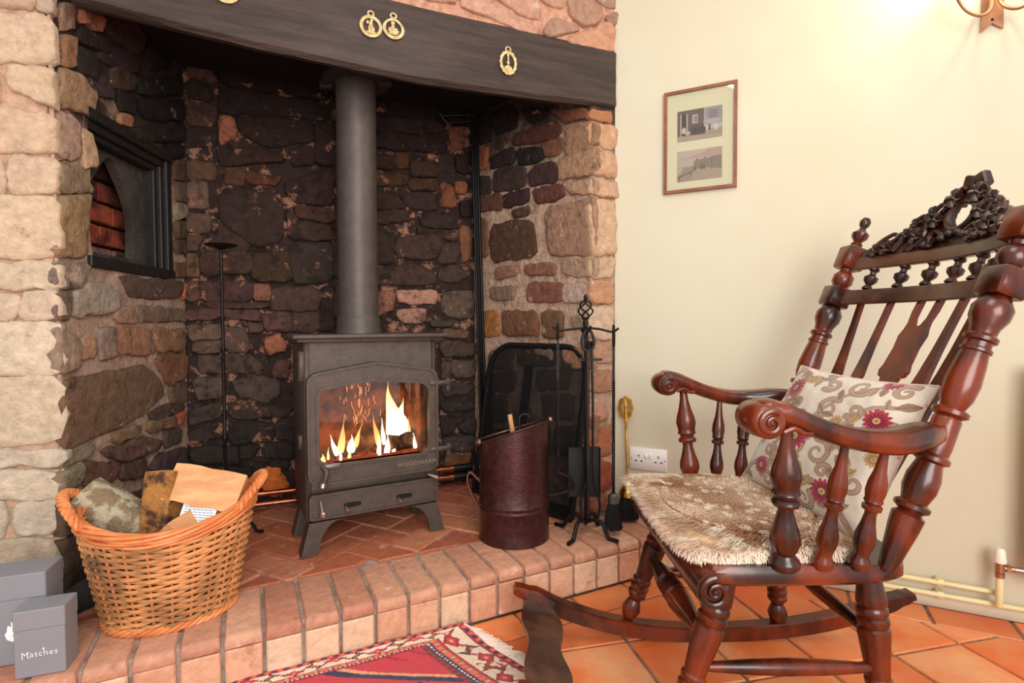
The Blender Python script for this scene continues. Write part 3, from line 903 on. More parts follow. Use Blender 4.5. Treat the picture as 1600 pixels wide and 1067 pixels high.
for i, (z0, z1, e0, e1) in enumerate(((1.505, 1.54, -.06, .012), (1.48, 1.506, -.07, -.004), (1.46, 1.481, -.08, -.018))):
    mb = MB(); mb.box(ljp(.36, (z0 + z1) / 2, (e0 + e1) / 2), (.46, z1 - z0, e1 - e0), LJM, bev=.004); mb.build('frame_head', M_nf, niche, smooth=False)
mb = MB(); mb.box(ljp(.36, 1.09, -.03), (.46, .035, .08), LJM, bev=.004); mb.build('frame_sill', M_nf, niche, smooth=False)

# ================================================================= stove
SD = Vector((.822, -.570, 0)).normalized(); SN = Vector((.570, .822, 0)).normalized()   # right along the front, inwards
SA = Vector((-.835, 1.374, 0)); SM = frame(SD, SN, (0, 0, 1)); SF = frame(SD, (0, 0, 1), -SN)   # SF: local x right, y up, z towards the room
def sp(s, z, t=0): return SA + SD * s + SN * t + Vector((0, 0, z))
M_iron = mat('stove_cast_iron', '574b44', .5, metal=.35, col2='4d433c', nscale=30, bump=.35, bscale=180, spec=.5)
M_chrome = mat('worn_steel', 'b9a39a', .3, metal=.9)
M_fireb = mat('glowing_firebrick', '8a4a20', .9, col2='3a1c0e', nscale=14, bump=1)
stove = thing('wood_stove', sp(.23, HZ, .15), 'black cast iron wood stove with a lit fire behind its glass door', 'stove')
W_ = .455
mb = MB()   # body shell: sides, back, bottom, top, with an open front
S0, S1, Z0, Z1, DP = .0, W_, .245, .855, .30
mb.box(sp(S0 + .012, (Z0 + Z1) / 2, DP / 2), (.024, DP, Z1 - Z0), SM, bev=.006)
mb.box(sp(S1 - .012, (Z0 + Z1) / 2, DP / 2), (.024, DP, Z1 - Z0), SM, bev=.006)
mb.box(sp(W_ / 2, (Z0 + Z1) / 2, DP - .01), (W_ - .04, .02, Z1 - Z0 - .01), SM)
mb.box(sp(W_ / 2, Z0 + .01, DP / 2), (W_ - .04, DP - .02, .02), SM)
mb.box(sp(W_ / 2, .786, .012), (W_ - .02, .024, .138), SM)
mb.box(sp(W_ / 2, .355, .03), (W_ - .03, .06, .045), SM, bev=.004)
mb.box(sp(W_ / 2, .395, DP / 2), (W_ - .04, DP - .04, .012), SM)
mb.box(sp(W_ / 2, .735, DP / 2), (W_ - .04, DP - .04, .012), SM)
mb.box(sp(-.004, .5, .10), (.014, .05, .05), SM, bev=.004); mb.box(sp(-.006, .765, .02), (.02, .03, .10), SM, bev=.006)
mb.build('body', M_iron, stove)
mb = MB(); mb.box(sp(W_ / 2, .862, .145), (W_ + .075, DP + .07, .014), SM, bev=.005)
mb.box(sp(W_ / 2, .850, .145), (W_ + .045, DP + .04, .012), SM, bev=.003)
mb.build('top_plate', M_iron, stove)
# firebrick lining
mb = MB(); mb.box(sp(W_ / 2, .57, DP - .04), (W_ - .06, .03, .33), SM); mb.box(sp(.036, .57, .14), (.02, .2, .33), SM); mb.box(sp(W_ - .036, .57, .14), (.02, .2, .33), SM)
mb.build('firebrick_lining', M_fireb, stove, smooth=False)
# door with arched window
def arch_loop(x0, x1, y0, y1s, y1c, r, n=72):
    """rounded rectangle whose top edge rises to an apex in the middle; CCW"""
    P = []
    def arc(cx, cy, a0, a1):
        for k in range(7):
            a = math.radians(a0 + (a1 - a0) * k / 6); P.append((cx + r * math.cos(a), cy + r * math.sin(a), 0))
    arc(x1 - r, y0 + r, -90, 0); arc(x1 - r, y1s - r, 0, 80); P.append(((x0 + x1) / 2, y1c, 0)); arc(x0 + r, y1s - r, 100, 180); arc(x0 + r, y0 + r, 180, 270)
    return [(p.x, p.y) for p in resample(P, n)]
def sf(x=0, y=0, e=0): return SA - SN * e
outer = arch_loop(.002, .452, .372, .745, .775, .035); inner = arch_loop(.040, .418, .440, .690, .708, .03)
door = MB(); door.ringplate(outer, inner, .022, SF, SA + Vector((0, 0, 0)) - SN * .002)
o_b = arch_loop(.002, .452, .372, .745, .775, .035); i_b = arch_loop(.010, .444, .380, .737, .766, .03)
door.ringplate(o_b, i_b, .028, SF, SA - SN * .002)
o_b = arch_loop(.030, .428, .430, .700, .719, .034)
door.ringplate(o_b, inner, .027, SF, SA - SN * .002)
dobj = door.build('door', M_iron, stove, smooth=.6)
gm = bpy.data.materials.new('door_glass'); gm.use_nodes = True; N = gm.node_tree.nodes; L = gm.node_tree.links
for n_ in list(N): N.remove(n_)
tr = N.new('ShaderNodeBsdfTransparent'); tr.inputs[0].default_value = (.97, .93, .88, 1); gl = N.new('ShaderNodeBsdfGlossy'); gl.inputs['Roughness'].default_value = .03
mx = N.new('ShaderNodeMixShader'); mx.inputs[0].default_value = .05; out = N.new('ShaderNodeOutputMaterial')
L.new(tr.outputs[0], mx.inputs[1]); L.new(gl.outputs[0], mx.inputs[2]); L.new(mx.outputs[0], out.inputs[0])
mb = MB(); lp = arch_loop(.036, .422, .436, .694, .712, .03); mb.prism(lp, .004, SF, SA - SN * .006); mb.build('glass_pane', gm, dobj, smooth=False, label='clear glass window of the stove door')
for x, z in ((.462, .688), (.462, .446)):
    mb = MB(); mb.box(sp(x, z, -.020), (.085, .016, .018), SM, bev=.004); mb.lathe([(0, .008), (.1, .010), (.9, .010), (1, .008)], sp(.497, z - .03, -.012), sp(.497, z + .014, -.012), 12)
    mb.build('hinge', M_iron, dobj)
# handle: black curl with steel end
mb = MB(); mb.box(sp(.075, .437, -.045), (.055, .012, .016), SM, bev=.003); mb.build('door_catch', mat('catch_grey', '6f6b68', .4, metal=.5), dobj)
mb = MB(); mb.tube(smooth_path([sp(.045, .44, -.045), sp(.055, .425, -.06), sp(.05, .40, -.062), sp(.045, .385, -.060)], 4), [.008] * 13, 10); mb.build('door_handle', M_iron, dobj)
mb = MB(); mb.lathe([(0, .006), (.2, .011), (.8, .011), (1, .006)], sp(.045, .392, -.062), sp(.040, .372, -.066), 12); mb.build('handle_tip', M_chrome, dobj, label='steel knob at the end of the door handle')
# ash door below with two slots
mb = MB()
M2 = SF
drw = arch_loop(.006, .448, .257, .342, .343, .008)
mb.prism(drw, .016, SF, SA - SN * .002, bev=.003)
rim = arch_loop(.006, .448, .257, .342, .343, .008); rin = arch_loop(.014, .440, .264, .335, .336, .006); mb.ringplate(rim, rin, .021, SF, SA - SN * .002)
ash = mb.build('ash_door', M_iron, stove, smooth=.6)
M_slot = mat('slot_black', '050505', .9)
for x in (.145, .325):
    mb = MB(); lp = [(x + .028 * max(-1, min(1, 1.5 * math.cos(a))) , .292 + .008 * math.sin(a)) for a in [i * math.pi / 8 for i in range(16)]]
    mb.prism(lp, .0015, SF, SA - SN * .0185); mb.build('air_slot', M_slot, ash, smooth=False)
    mb = MB(); mb.lathe([(0, .004), (.5, .005), (.8, .007), (1, .005)], sp(x - .022, .290, -.015), sp(x - .022, .284, -.045), 10); mb.build('air_knob', M_chrome, ash)
mb = MB(); mb.tube([sp(.038, .325, -.035), sp(.043, .285, -.045)], [.004, .006], 8); mb.lathe([(0, .004), (.3, .011), (.8, .011), (1, .006)], sp(.044, .282, -.03), sp(.044, .280, -.055), 12); mb.build('latch_handle', M_chrome, ash)
mb = MB(); mb.tube([sp(.415, .357, -.02), sp(.445, .345, -.045)], [.005, .009], 10); mb.build('latch_knob', M_chrome, ash)
for i in range(5):
    mb = MB(); mb.lathe([(0, .003), (1, .005)], sp(.454, .270 + i * .015, -.004), sp(.454, .270 + i * .015, -.016), 8); mb.build('rivet', M_iron, stove)
# raised lettering and mark
vs, fs = text_mesh('WOODWARM', .021, .0012, 0, 1.1)
mb = MB(); mb.add([SA - SN * .0252 + SD * (.372 + v.x) + Vector((0, 0, .405 + v.y)) - SN * v.z for v in vs], fs); mb.build('lettering', mat('raised_letter', '8c8076', .5, metal=.4), dobj, smooth=False, fix=False)
mb = MB()
for (a, b) in (((.405, .322), (.412, .308)), ((.405, .322), (.398, .308)), ((.396, .305), (.414, .305)), ((.396, .305), (.396, .286)), ((.414, .305), (.414, .286)), ((.394, .286), (.416, .286)), ((.399, .297), (.411, .297))):
    mb.tube([sp(a[0], a[1], -.0195), sp(b[0], b[1], -.0195)], .0014, 5)
mb.build('cast_emblem', mat('raised_mark', '6a645e', .5, metal=.4), ash)
mb = MB(); mb.tube([sp(.06, .284, -.0185), sp(.105, .286, -.0185)], .0012, 4); vs, fs = text_mesh('LOCK', .010, .0008); mb.add([SA - SN * .0243 + SD * (.105 + v.x) + Vector((0, 0, .395 + v.y)) - SN * v.z for v in vs], fs); mb.build('lettering', M_iron, ash, smooth=False, fix=False)
# splayed plate legs with a curved inner edge
def leg(s_out, sgn, t0):
    P = []; top = .250
    outer = [(0, top), (-.028, HZ)]
    inner = [(.012, HZ)] + [(.03 + .075 * (1 - math.cos(k / 6 * math.pi / 2)) + .0 * k, HZ + .012 + (top - HZ - .012) * math.sin(k / 6 * math.pi / 2)) for k in range(7)]
    poly = [(s_out + sgn * x, z) for x, z in outer + inner]
    if parea(poly) < 0: poly = poly[::-1]
    mb = MB(); mb.prism(poly, .014, SF, SA + SN * (t0 + .007)); 
    mb.prism([(s_out + sgn * x, z) for x, z in ((0, top), (-.028, HZ), (-.016, HZ), (.012, top))][::-1 if sgn > 0 else 1] if True else [], .05, SF, SA + SN * (t0 + .05))
    mb.build('leg', M_iron, stove, smooth=False)
for s_, sg in ((.006, 1), (W_ - .006, -1)):
    for t in (-.012, .19): leg(s_, sg, t)
# flue
PC_ = sp(.217, 0, .17)
flue = thing('flue_pipe', PC_ + Vector((0, 0, .869)), 'tall dark grey flue pipe rising from the stove top', 'pipe')
M_flue = mat('flue_grey_enamel', '544b47', .5, metal=.3, col2='4b4340', nscale=20, bump=.1)
mb = MB(); mb.lathe([(0, .0715), (1, .0715)], PC_ + Vector((0, 0, .869)), PC_ + Vector((0, 0, 1.90)), 40); mb.build('pipe', M_flue, flue)
mb = MB(); mb.lathe([(0, .082), (.2, .082), (.3, .078), (.75, .078), (.85, .0755), (1, .072)], PC_ + Vector((0, 0, .869)), PC_ + Vector((0, 0, .935)), 40); mb.build('spigot', M_flue, flue)
mb = MB(); mb.lathe([(0, .115), (.08, .118), (.5, .10), (.6, .082), (1, .08)], PC_ + Vector((0, 0, 1.785)), PC_ + Vector((0, 0, 1.90)), 24)
for k in range(4):
    a = k * math.pi / 2 + .4; mb.box(PC_ + Vector((math.cos(a) * .11, math.sin(a) * .11, 1.79)), (.05, .02, .03), Mz(a), bev=.004)
mb.build('clamp_collar', mat('dusty_iron', '2b2826', .8, metal=.3), flue)

# logs and embers in the fire
M_char = mat('charred_bark', '8a5a34', .9, col2='1a100b', nscale=18, bump=4, bscale=50)
def log(name, p0, p1, r, m, label, cat='log', parent=None, group=None, seed=0, seg=12):
    mb = MB(); p0, p1 = Vector(p0), Vector(p1); ax = (p1 - p0).normalized(); up = Vector((0, 0, 1)); N_ = (up - ax * up.dot(ax)).normalized(); B_ = ax.cross(N_)
    n = 8; vs = []
    for i in range(n + 1):
        for k in range(seg):
            a = 2 * math.pi * k / seg; d = N_ * math.cos(a) + B_ * math.sin(a)
            p = p0.lerp(p1, i / n); rr = r * (1 + .25 * noise.noise(p * 25 + d * 1.2 + Vector((seed, 0, 0))))
            vs.append(p + d * rr)
    fs = [(i * seg + k, i * seg + (k + 1) % seg, (i + 1) * seg + (k + 1) % seg, (i + 1) * seg + k) for i in range(n) for k in range(seg)]
    fs.append(tuple(range(seg - 1, -1, -1))); fs.append(tuple(n * seg + k for k in range(seg)))
    mb.add(vs, fs); return mb.build(name, m, parent, label=label, cat=cat, group=group)
log('burning_log', sp(.30, .455, .10), sp(.41, .462, .13), .035, M_char, 'charred log end glowing at the right behind the stove glass', seed=1)
log('burning_log', sp(.16, .45, .15), sp(.33, .475, .18), .030, M_char, 'burning log lying across the middle of the fire', seed=2)
log('burning_log', sp(.05, .43, .12), sp(.19, .435, .13), .027, mat('blue_black_char', '24202c', .9, col2='0c0a10', nscale=20, bump=3), 'blackened log at the left of the stove fire', seed=3)
mb = MB()
for i in range(160):
    c = sp(random.uniform(.05, .41), .405 + random.uniform(0, .02), random.uniform(.05, .24)); r = random.uniform(.006, .016)
    mb.box(c, (r * 2, r * 1.6, r * 1.4), Mz(random.uniform(0, 3)))
mb.build('embers', mat('glowing_embers', '5a2410', .9, col2='120806', nscale=40, emis=('ff5a18', .25)), None, smooth=False, label='bed of glowing embers on the stove grate', cat='embers', kind='stuff')

def flame_mat(name, core, tip, s_core, s_tip, z0, z1):
    m = bpy.data.materials.new(name); m.use_nodes = True; N = m.node_tree.nodes; L = m.node_tree.links
    for n_ in list(N): N.remove(n_)
    geo = N.new('ShaderNodeNewGeometry'); sx = N.new('ShaderNodeSeparateXYZ'); L.new(geo.outputs['Position'], sx.inputs[0])
    mr = N.new('ShaderNodeMapRange'); mr.inputs['From Min'].default_value = z0; mr.inputs['From Max'].default_value = z1; L.new(sx.outputs[2], mr.inputs['Value'])
    mxc = N.new('ShaderNodeMix'); mxc.data_type = 'RGBA'; L.new(mr.outputs[0], mxc.inputs[0]); mxc.inputs[6].default_value = H(core); mxc.inputs[7].default_value = H(tip)
    ms = N.new('ShaderNodeMapRange'); ms.inputs['From Min'].default_value = z0; ms.inputs['From Max'].default_value = z1; ms.inputs['To Min'].default_value = s_core; ms.inputs['To Max'].default_value = s_tip; L.new(sx.outputs[2], ms.inputs['Value'])
    em = N.new('ShaderNodeEmission'); L.new(mxc.outputs[2], em.inputs[0]); L.new(ms.outputs[0], em.inputs[1])
    t = N.new('ShaderNodeBsdfTransparent'); lw = N.new('ShaderNodeLayerWeight'); lw.inputs[0].default_value = .35
    mx = N.new('ShaderNodeMixShader'); L.new(lw.outputs['Facing'], mx.inputs[0]); L.new(em.outputs[0], mx.inputs[1]); L.new(t.outputs[0], mx.inputs[2])
    o = N.new('ShaderNodeOutputMaterial'); L.new(mx.outputs[0], o.inputs[0]); return m
M_fl = flame_mat('flame_bright', 'fff3cf', 'ffb347', 5.5, 2.0, .47, .69)
M_fl2 = flame_mat('flame_orange', 'ffd98a', 'ff8a2c', 2.6, .8, .43, .60)
def flame(s, z, t, h, r, m, lean=0., seed=0, wob=.25):
    mb = MB(); n = 16; pts = []; rs = []
    for i in range(n + 1):
        k = i / n
        pts.append(sp(s + lean * h * k + wob * r * math.sin(k * 6 + seed) * k, z + h * k, t + .3 * r * math.sin(k * 4 + seed)))
        rs.append(max(.0006, r * (math.sin(math.pi * min(1, (k + .12) * .92) ** .62)) * (1 - k) ** .35))
    mb.tube(pts, rs, 12, flat=.8); return mb
fire = thing('fire', sp(.23, .42, .13), 'yellow and white flames burning inside the stove', 'fire')
for a in ((.345, .455, .12, .235, .044, M_fl, -.14, 0), (.352, .46, .135, .16, .048, M_fl, .05, 2), (.368, .458, .14, .12, .040, M_fl, .08, 5), (.325, .47, .13, .14, .022, M_fl, -.1, 3),
          (.270, .455, .10, .125, .013, M_fl2, -.20, 1), (.292, .455, .11, .10, .010, M_fl, -.12, 2), (.262, .425, .08, .075, .010, M_fl, .05, 4), (.290, .425, .08, .07, .013, M_fl, .15, 5), (.315, .425, .075, .05, .009, M_fl, .1, 0),
          (.118, .44, .09, .075, .011, M_fl, -.35, 2), (.130, .445, .10, .12, .016, M_fl2, .15, 0), (.168, .445, .10, .06, .018, M_fl, .0, 3), (.185, .45, .12, .09, .012, M_fl2, .3, 1), (.085, .43, .08, .045, .006, M_fl2, 0, 2), (.125, .425, .07, .04, .006, M_fl, 0, 5), (.155, .425, .075, .035, .008, M_fl2, .1, 6),
          (.405, .43, .09, .06, .009, M_fl, -.15, 3), (.395, .44, .11, .11, .010, M_fl2, -.1, 1), (.065, .425, .07, .03, .012, M_fl2, 0, 4)):
    flame(a[0], a[1], a[2], a[3], a[4], a[5], a[6], a[7]).build('flame', a[5], fire, fix=False)
M_spark = mat('spark', 'ff8a3c', .5, emis=('ff9a4a', 2.2))
for i in range(46):
    s0 = random.gauss(.205, .035); z0 = random.uniform(.52, .70); h = random.uniform(.012, .035); ln = random.uniform(-.5, .5)
    mb = MB(); mb.tube([sp(s0, z0, .12), sp(s0 + ln * h * .5, z0 + h * .5, .12), sp(s0 + ln * h * .6, z0 + h, .12)], .0007, 4); mb.build('spark', M_spark, fire, fix=False)
for s_, z_, p_ in ((.34, .53, 2.2), (.16, .48, .6)):
    l = bpy.data.lights.new('fire_light', 'POINT'); l.energy = p_; l.color = (1, .42, .12); l.shadow_soft_size = .05
    o = bpy.data.objects.new('fire_light', l); COL.objects.link(o); o.location = sp(s_, z_, .13)

# copper heating pipes behind the stove
M_cu = mat('copper_pipe', 'c8795c', .28, metal=.95, col2='8a4a34', nscale=10)
bx = lambda s, e, z: wall_point(PBl, u2(PBl, PBr), s, z, e)
def pipe_run(s0, s1, z, e, label, r=.011, grp=None):
    t = thing('copper_pipe', bx(s0, e, z), label, 'pipe')
    mb = MB(); mb.tube([bx(s0, e, z), bx(s1, e, z)], r, 10); mb.build('pipe', M_cu, t)
    return t
pipe_run(.10, .46, .215, .06, 'upper copper pipe along the back wall, left of the stove')
pipe_run(.10, .46, .175, .07, 'lower copper pipe along the back wall, left of the stove')
for z, nm in ((.232, 'upper'), (.192, 'lower')):
    t = pipe_run(.80, 1.14, z, .075, nm + ' copper pipe with black fittings, right of the stove', .012)
    for s_ in (.93, 1.00, 1.05):
        mb = MB(); mb.tube([bx(s_, .075, z), bx(s_ + .02, .075, z)], .0155, 10); mb.build('coupling', M_cu, t)
    mb = MB(); mb.tube([bx(1.07, .075, z), bx(1.16, .075, z)], .017, 10); mb.build('insulation', mat('black_fitting', '151416', .4), t)

# candle stand
cs = Vector((-.816, 1.803, HZ))
M_wi = mat('wrought_iron', '26211f', .5, metal=.6, col2='1a1716', nscale=30, bump=.4)
t = thing('candle_stand', cs, 'tall thin iron pricket candle stand against the sooty back wall', 'candle stand')
mb = MB(); mb.lathe([(0, .006), (.3, .006), (.31, .010), (.32, .006), (.62, .006), (.63, .010), (.64, .006), (1, .005)], cs + Vector((0, 0, .03)), cs + Vector((0, 0, 1.05)), 10); mb.build('stem', M_wi, t)
mb = MB(); mb.lathe([(0, .006), (.3, .02), (.7, .05), (.9, .056), (1, .054)], cs + Vector((0, 0, 1.035)), cs + Vector((0, 0, 1.055)), 24); mb.build('drip_pan', M_wi, t)
for k in range(3):
    a = -1.2 + k * 2.094; d = Vector((math.cos(a), math.sin(a), 0))
    mb = MB(); mb.tube(smooth_path([cs + Vector((0, 0, .06)), cs + d * .05 + Vector((0, 0, .065)), cs + d * .10 + Vector((0, 0, .03)), cs + d * .115 + Vector((0, 0, .007)), cs + d * .14 + Vector((0, 0, .006))], 4), .006, 8); mb.build('foot', M_wi, t)

# black iron bracket post in the right back corner
M_blk = mat('black_steel', '121113', .35, metal=.5)
t = thing('iron_bracket', (.075, 1.235, HZ), 'black iron post with a short top arm in the back right corner', 'bracket')
bd_ = Vector((BD[0], BD[1], 0)); bn_ = Vector((.648, .7615, 0))
tp = Vector((.055, 1.245, 1.868)); bt = Vector((.085, 1.215, .16))
mb = MB()
for e in (-.012, .012): mb.tube([bt + bd_ * e, tp + bd_ * e], .007, 8)
mb.box((tp + bt) / 2 + bn_ * .006, (.022, .006, 1.64), frame(bd_, bn_, (tp - bt).normalized()))
mb.build('post', M_blk, t)
mb = MB(); mb.tube([tp + bd_ * .012, tp - bd_ * .155 + Vector((0, 0, -.030))], .007, 8); mb.tube([tp + bd_ * .012 - Vector((0, 0, .03)), tp - bd_ * .13 + Vector((0, 0, -.058))], .006, 8); mb.tube([tp - bd_ * .165 + Vector((0, 0, -.018)), tp - bd_ * .125 + Vector((0, 0, -.066))], .006, 8)
mb.build('arm', M_blk, t)

# ================================================================= basket
Bc = Vector((-1.235, 1.435, HZ)); bu = Vector((.76, -.65, 0)).normalized(); bv = Vector((.65, .76, 0)).normalized()
M_wic = mat('willow', 'd99a62', .5, col2='9a6c44', nscale=9, col3='5a4636', n3=5, t3=(.58, .72), spec=.5)
M_wic2 = mat('peeled_willow', 'e08e55', .42, col2='c8703a', nscale=12, spec=.5)
RH = .268
def bell(a, k):     # point on the basket wall; k 0..1 height
    rx = .142 + (.198 - .142) * k ** .9; ry = .112 + (.150 - .112) * k ** .9
    return rx, ry
def bp(a, k, dr=0.0):
    rx, ry = bell(a, k); z = RH * k + .02 * k * math.cos(2 * a) * 1.0
    c = Vector((.03, .0)) * k
    return Bc + bu * ((rx + dr) * math.cos(a) + 0 * c.x) + bv * ((ry + dr) * math.sin(a)) + Vector((0, 0, z))
basket = thing('log_basket', Bc, 'oval willow basket filled with split logs on the brick hearth', 'basket')
NS = 24
for i in range(NS):
    a = 2 * math.pi * (i + .5) / NS; mb = MB(); mb.tube([bp(a, k / 6) for k in range(7)], .0035, 6); mb.build('stake', M_wic2, basket)
mb = MB(); rows = 27
for r in range(rows):
    k = .06 + .88 * r / (rows - 1); pts = []
    for i in range(NS * 4):
        a = 2 * math.pi * i / (NS * 4)
        ph = (i / 4 - .5) * math.pi + (r % 2) * math.pi
        pts.append(bp(a, k, .0066 * math.cos(ph)) + Vector((0, 0, .0012 * math.sin(i * .7 + r))))
    mb.tube(pts, .0046 if r % 5 else .0052, 6, closed=True)
mb.build('woven_wall', M_wic, basket, fix=False, kind='stuff')
def rope(fn, n, r, turns, strands, rs, m, name, closed=True):
    for s_ in range(strands):
        pts = []
        for i in range(n if closed else n + 1):
            t = i / n; p, nx, nz = fn(t); ph = 2 * math.pi * (turns * t + s_ / strands)
            pts.append(p + nx * (math.cos(ph) * r) + nz * (math.sin(ph) * r))
        mb = MB(); mb.tube(pts, rs, 7, closed=closed); mb.build(name, m, basket, fix=False)
def rimfn(k, dz=0, dr=0):
    def f(t):
        a = 2 * math.pi * t; p = bp(a, k, dr) + Vector((0, 0, dz)); n = (bu * math.cos(a) + bv * math.sin(a)).normalized(); return p, n, Vector((0, 0, 1))
    return f
rope(rimfn(1.0, .002), 240, .0090, 3, 5, .0052, M_wic2, 'rim_strand')
rope(rimfn(.95, 0, .004), 240, .006, 4, 3, .0042, M_wic2, 'rim_strand')
rope(rimfn(.015, .004, .004), 200, .0065, 11, 4, .0048, M_wic2, 'base_strand')
mb = MB(); mb.prism([((.150) * math.cos(a), .115 * math.sin(a)) for a in [2 * math.pi * i / 32 for i in range(32)]], .008, frame(bu, bv, (0, 0, 1)), Bc + Vector((0, 0, .004))); mb.build('base', M_wic, basket)
for sg in (0, 1):
    a0 = sg * math.pi
    def hf(t, a0=a0):
        a = a0 + (t - .5) * 1.2
        hgt = math.sin(math.pi * t) ** .75
        p = bp(a, 1.0, .004 + .022 * hgt) + Vector((0, 0, .052 * hgt)); n = (bu * math.cos(a) + bv * math.sin(a)).normalized()
        tt = Vector((0, 0, 1)) if .2 < t < .8 else n.cross(Vector((0, 0, 1)))
        return p, n, tt
    rope(hf, 60, .0075, 4.5, 4, .0062, M_wic2, 'handle_strand', closed=False)

# logs in the basket (each a wedge or block)
M_split = mat('split_wood', 'dca878', .7, col2='c98d5c', nscale=9, ndetail=6, stretch=(1, 1, 5), bump=1.2, bscale=20)
M_bark = mat('lichen_bark', '9c8566', .9, col2='d3c5a8', nscale=28, ramp=(.45, .6), col3='6a6f3a', n3=20, t3=(.58, .68), bump=6, bscale=50)
M_bark2 = mat('golden_bark', 'b07838', .8, col2='4a2a1a', nscale=14, ramp=(.45, .6), bump=4, bscale=40)
def wood(name, c, size, rot, mats, label, kind='block', bark=()):
    """block log; local x is the length, faces named by outward axis get bark when listed"""
    x, y, z = size[0] / 2, size[1] / 2, size[2] / 2
    if kind == 'block': sec = [(-y, -z), (y, -z * .9), (y * .95, z), (-y * .9, z * .95)]; bk = {0: 0, 1: 0, 2: 0, 3: 0}
    elif kind == 'wedge': sec = [(-y, -z), (y, -z), (y * .1, z)]
    else: sec = [(-y, -z * .6), (y, -z * .6)] + [(y * math.cos(a), -z * .6 + z * 1.6 * math.sin(a)) for a in [math.radians(q) for q in (20, 45, 70, 90, 110, 135, 160)]]
    M = Matrix.Rotation(rot[2], 3, 'Z') @ Matrix.Rotation(rot[1], 3, 'Y') @ Matrix.Rotation(rot[0], 3, 'X')
    n = len(sec); nl = 6; mb = MB(); vs = []
    for i in range(nl + 1):
        for a, b in sec:
            p = Vector((-x + 2 * x * i / nl, a, b)); q = p + Vector((0, 1, 1)) * .004 * noise.noise(p * 30 + Vector(c) * 10); vs.append(Vector(c) + M @ q)
    for i in range(nl):
        for k in range(n):
            mb.f.append((i * n + k, i * n + (k + 1) % n, (i + 1) * n + (k + 1) % n, (i + 1) * n + k)); mb.m.append(1 if k in bark else 0)
    mb.v = vs; mb.f.append(tuple(range(n))); mb.m.append(0); mb.f.append(tuple(nl * n + k for k in range(n))); mb.m.append(0)
    return mb.build(name, mats, None, smooth=.6, label=label, cat='log', fix=True)
RD = math.radians
wood('split_log', Bc + Vector((-.060, .120, .262)), (.20, .125, .085), (RD(32), RD(36), RD(-52)), [M_bark, M_split], 'grey lichen-covered log at the left end of the basket', 'half', ())
wood('split_log', Bc + Vector((-.013, .003, .290)), (.17, .070, .075), (RD(0), RD(-78), RD(28)), [M_split, M_bark2], 'upright split log with golden bark standing in the middle of the basket', 'block', (0, 1, 2, 3))
wood('split_log', Bc + Vector((.060, -.075, .338)), (.18, .12, .075), (RD(12), RD(14), RD(-55)), [M_split, M_bark2], 'large pale split log lying on top at the right of the basket', 'wedge', ())
wood('split_log', Bc + Vector((-.008, -.085, .238)), (.12, .07, .06), (RD(45), RD(-6), RD(20)), [M_split, M_bark2], 'small pale log end low at the front of the basket', 'block', ())
wood('split_log', Bc + Vector((.078, -.088, .262)), (.10, .07, .06), (RD(20), RD(-10), RD(-30)), [M_split, M_bark2], 'pale log wedged low under the large log at the right', 'block', ())
wood('split_log', Bc + Vector((.0, .0, .14)), (.24, .12, .11), (RD(20), 0, RD(-40)), [M_bark2, M_bark2], 'dark log lying at the bottom of the basket', 'block', ())
# printed leaflet tucked between the logs
lc = Bc + Vector((.014, -.098, .276)); LM = Matrix.Rotation(RD(-52), 3, 'Z') @ Matrix.Rotation(RD(58), 3, 'X') @ Matrix.Rotation(RD(-8), 3, 'Z')
mb = MB(); mb.box(lc, (.085, .065, .0012), LM); leaf = mb.build('leaflet', mat('leaflet_paper', 'dfe0e6', .6), None, smooth=False, label='small printed paper leaflet tucked between the basket logs', cat='leaflet')
mb = MB()
for r in range(8):
    x0 = -.036; 
    while x0 < .032:
        wd = random.uniform(.004, .011); wd = min(wd, .036 - x0)
        mb.box(lc + LM @ Vector((x0 + wd / 2, .024 - r * .0065, .0009)), (wd, .0014, .0004), LM); x0 += wd + .002
mb.build('print', mat('print_ink', '4a4c58', .7), leaf, smooth=False, kind='stuff')


# ================================================================= coal scuttle
Sc = Vector((-.394, .828, HZ)); CR = Vector((.4425, -.8968, 0)); CF = Vector((.8968, .4425, 0))
M_scut = mat('hammered_bronze_enamel', '4a2520', .33, metal=.55, col2='35181a', nscale=45, bump=.5, bscale=150, coat=.25)
scut = thing('coal_scuttle', Sc, 'tall round brown coal scuttle with a slanted open top', 'coal scuttle')
def stop(x, y): p = CR * x + CF * y; return .375 + .33 * x - .20 * y
mb = MB(); n = 48; vs = []; R_ = .124
zs = [0, .004, .012, .03, .110, .114, .118, .122, .128, .132, .136, .140, .2, .28, 1]
rr = [.119, .126, .126, R_, R_, R_ + .002, R_ + .002, R_, R_, R_ + .002, R_ + .002, R_, R_, R_, R_]
for k, (zz, r) in enumerate(zip(zs, rr)):
    for i in range(n):
        a = 2 * math.pi * i / n; x, y = r * math.cos(a), r * math.sin(a); z = stop(x, y) if zz == 1 else zz
        vs.append(Sc + CR * x + CF * y + Vector((0, 0, z)))
for z_ in (1, .02):
    for i in range(n):
        a = 2 * math.pi * i / n; x, y = (R_ - .003) * math.cos(a), (R_ - .003) * math.sin(a); vs.append(Sc + CR * x + CF * y + Vector((0, 0, stop(x, y) if z_ == 1 else z_)))
nr = len(zs) + 2
fs = [(k * n + i, k * n + (i + 1) % n, (k + 1) * n + (i + 1) % n, (k + 1) * n + i) for k in range(nr - 1) for i in range(n)]
fs.append(tuple((nr - 1) * n + i for i in range(n))); fs.append(tuple(range(n)))
mb.add(vs, fs); mb.build('bucket', M_scut, scut, smooth=.7)
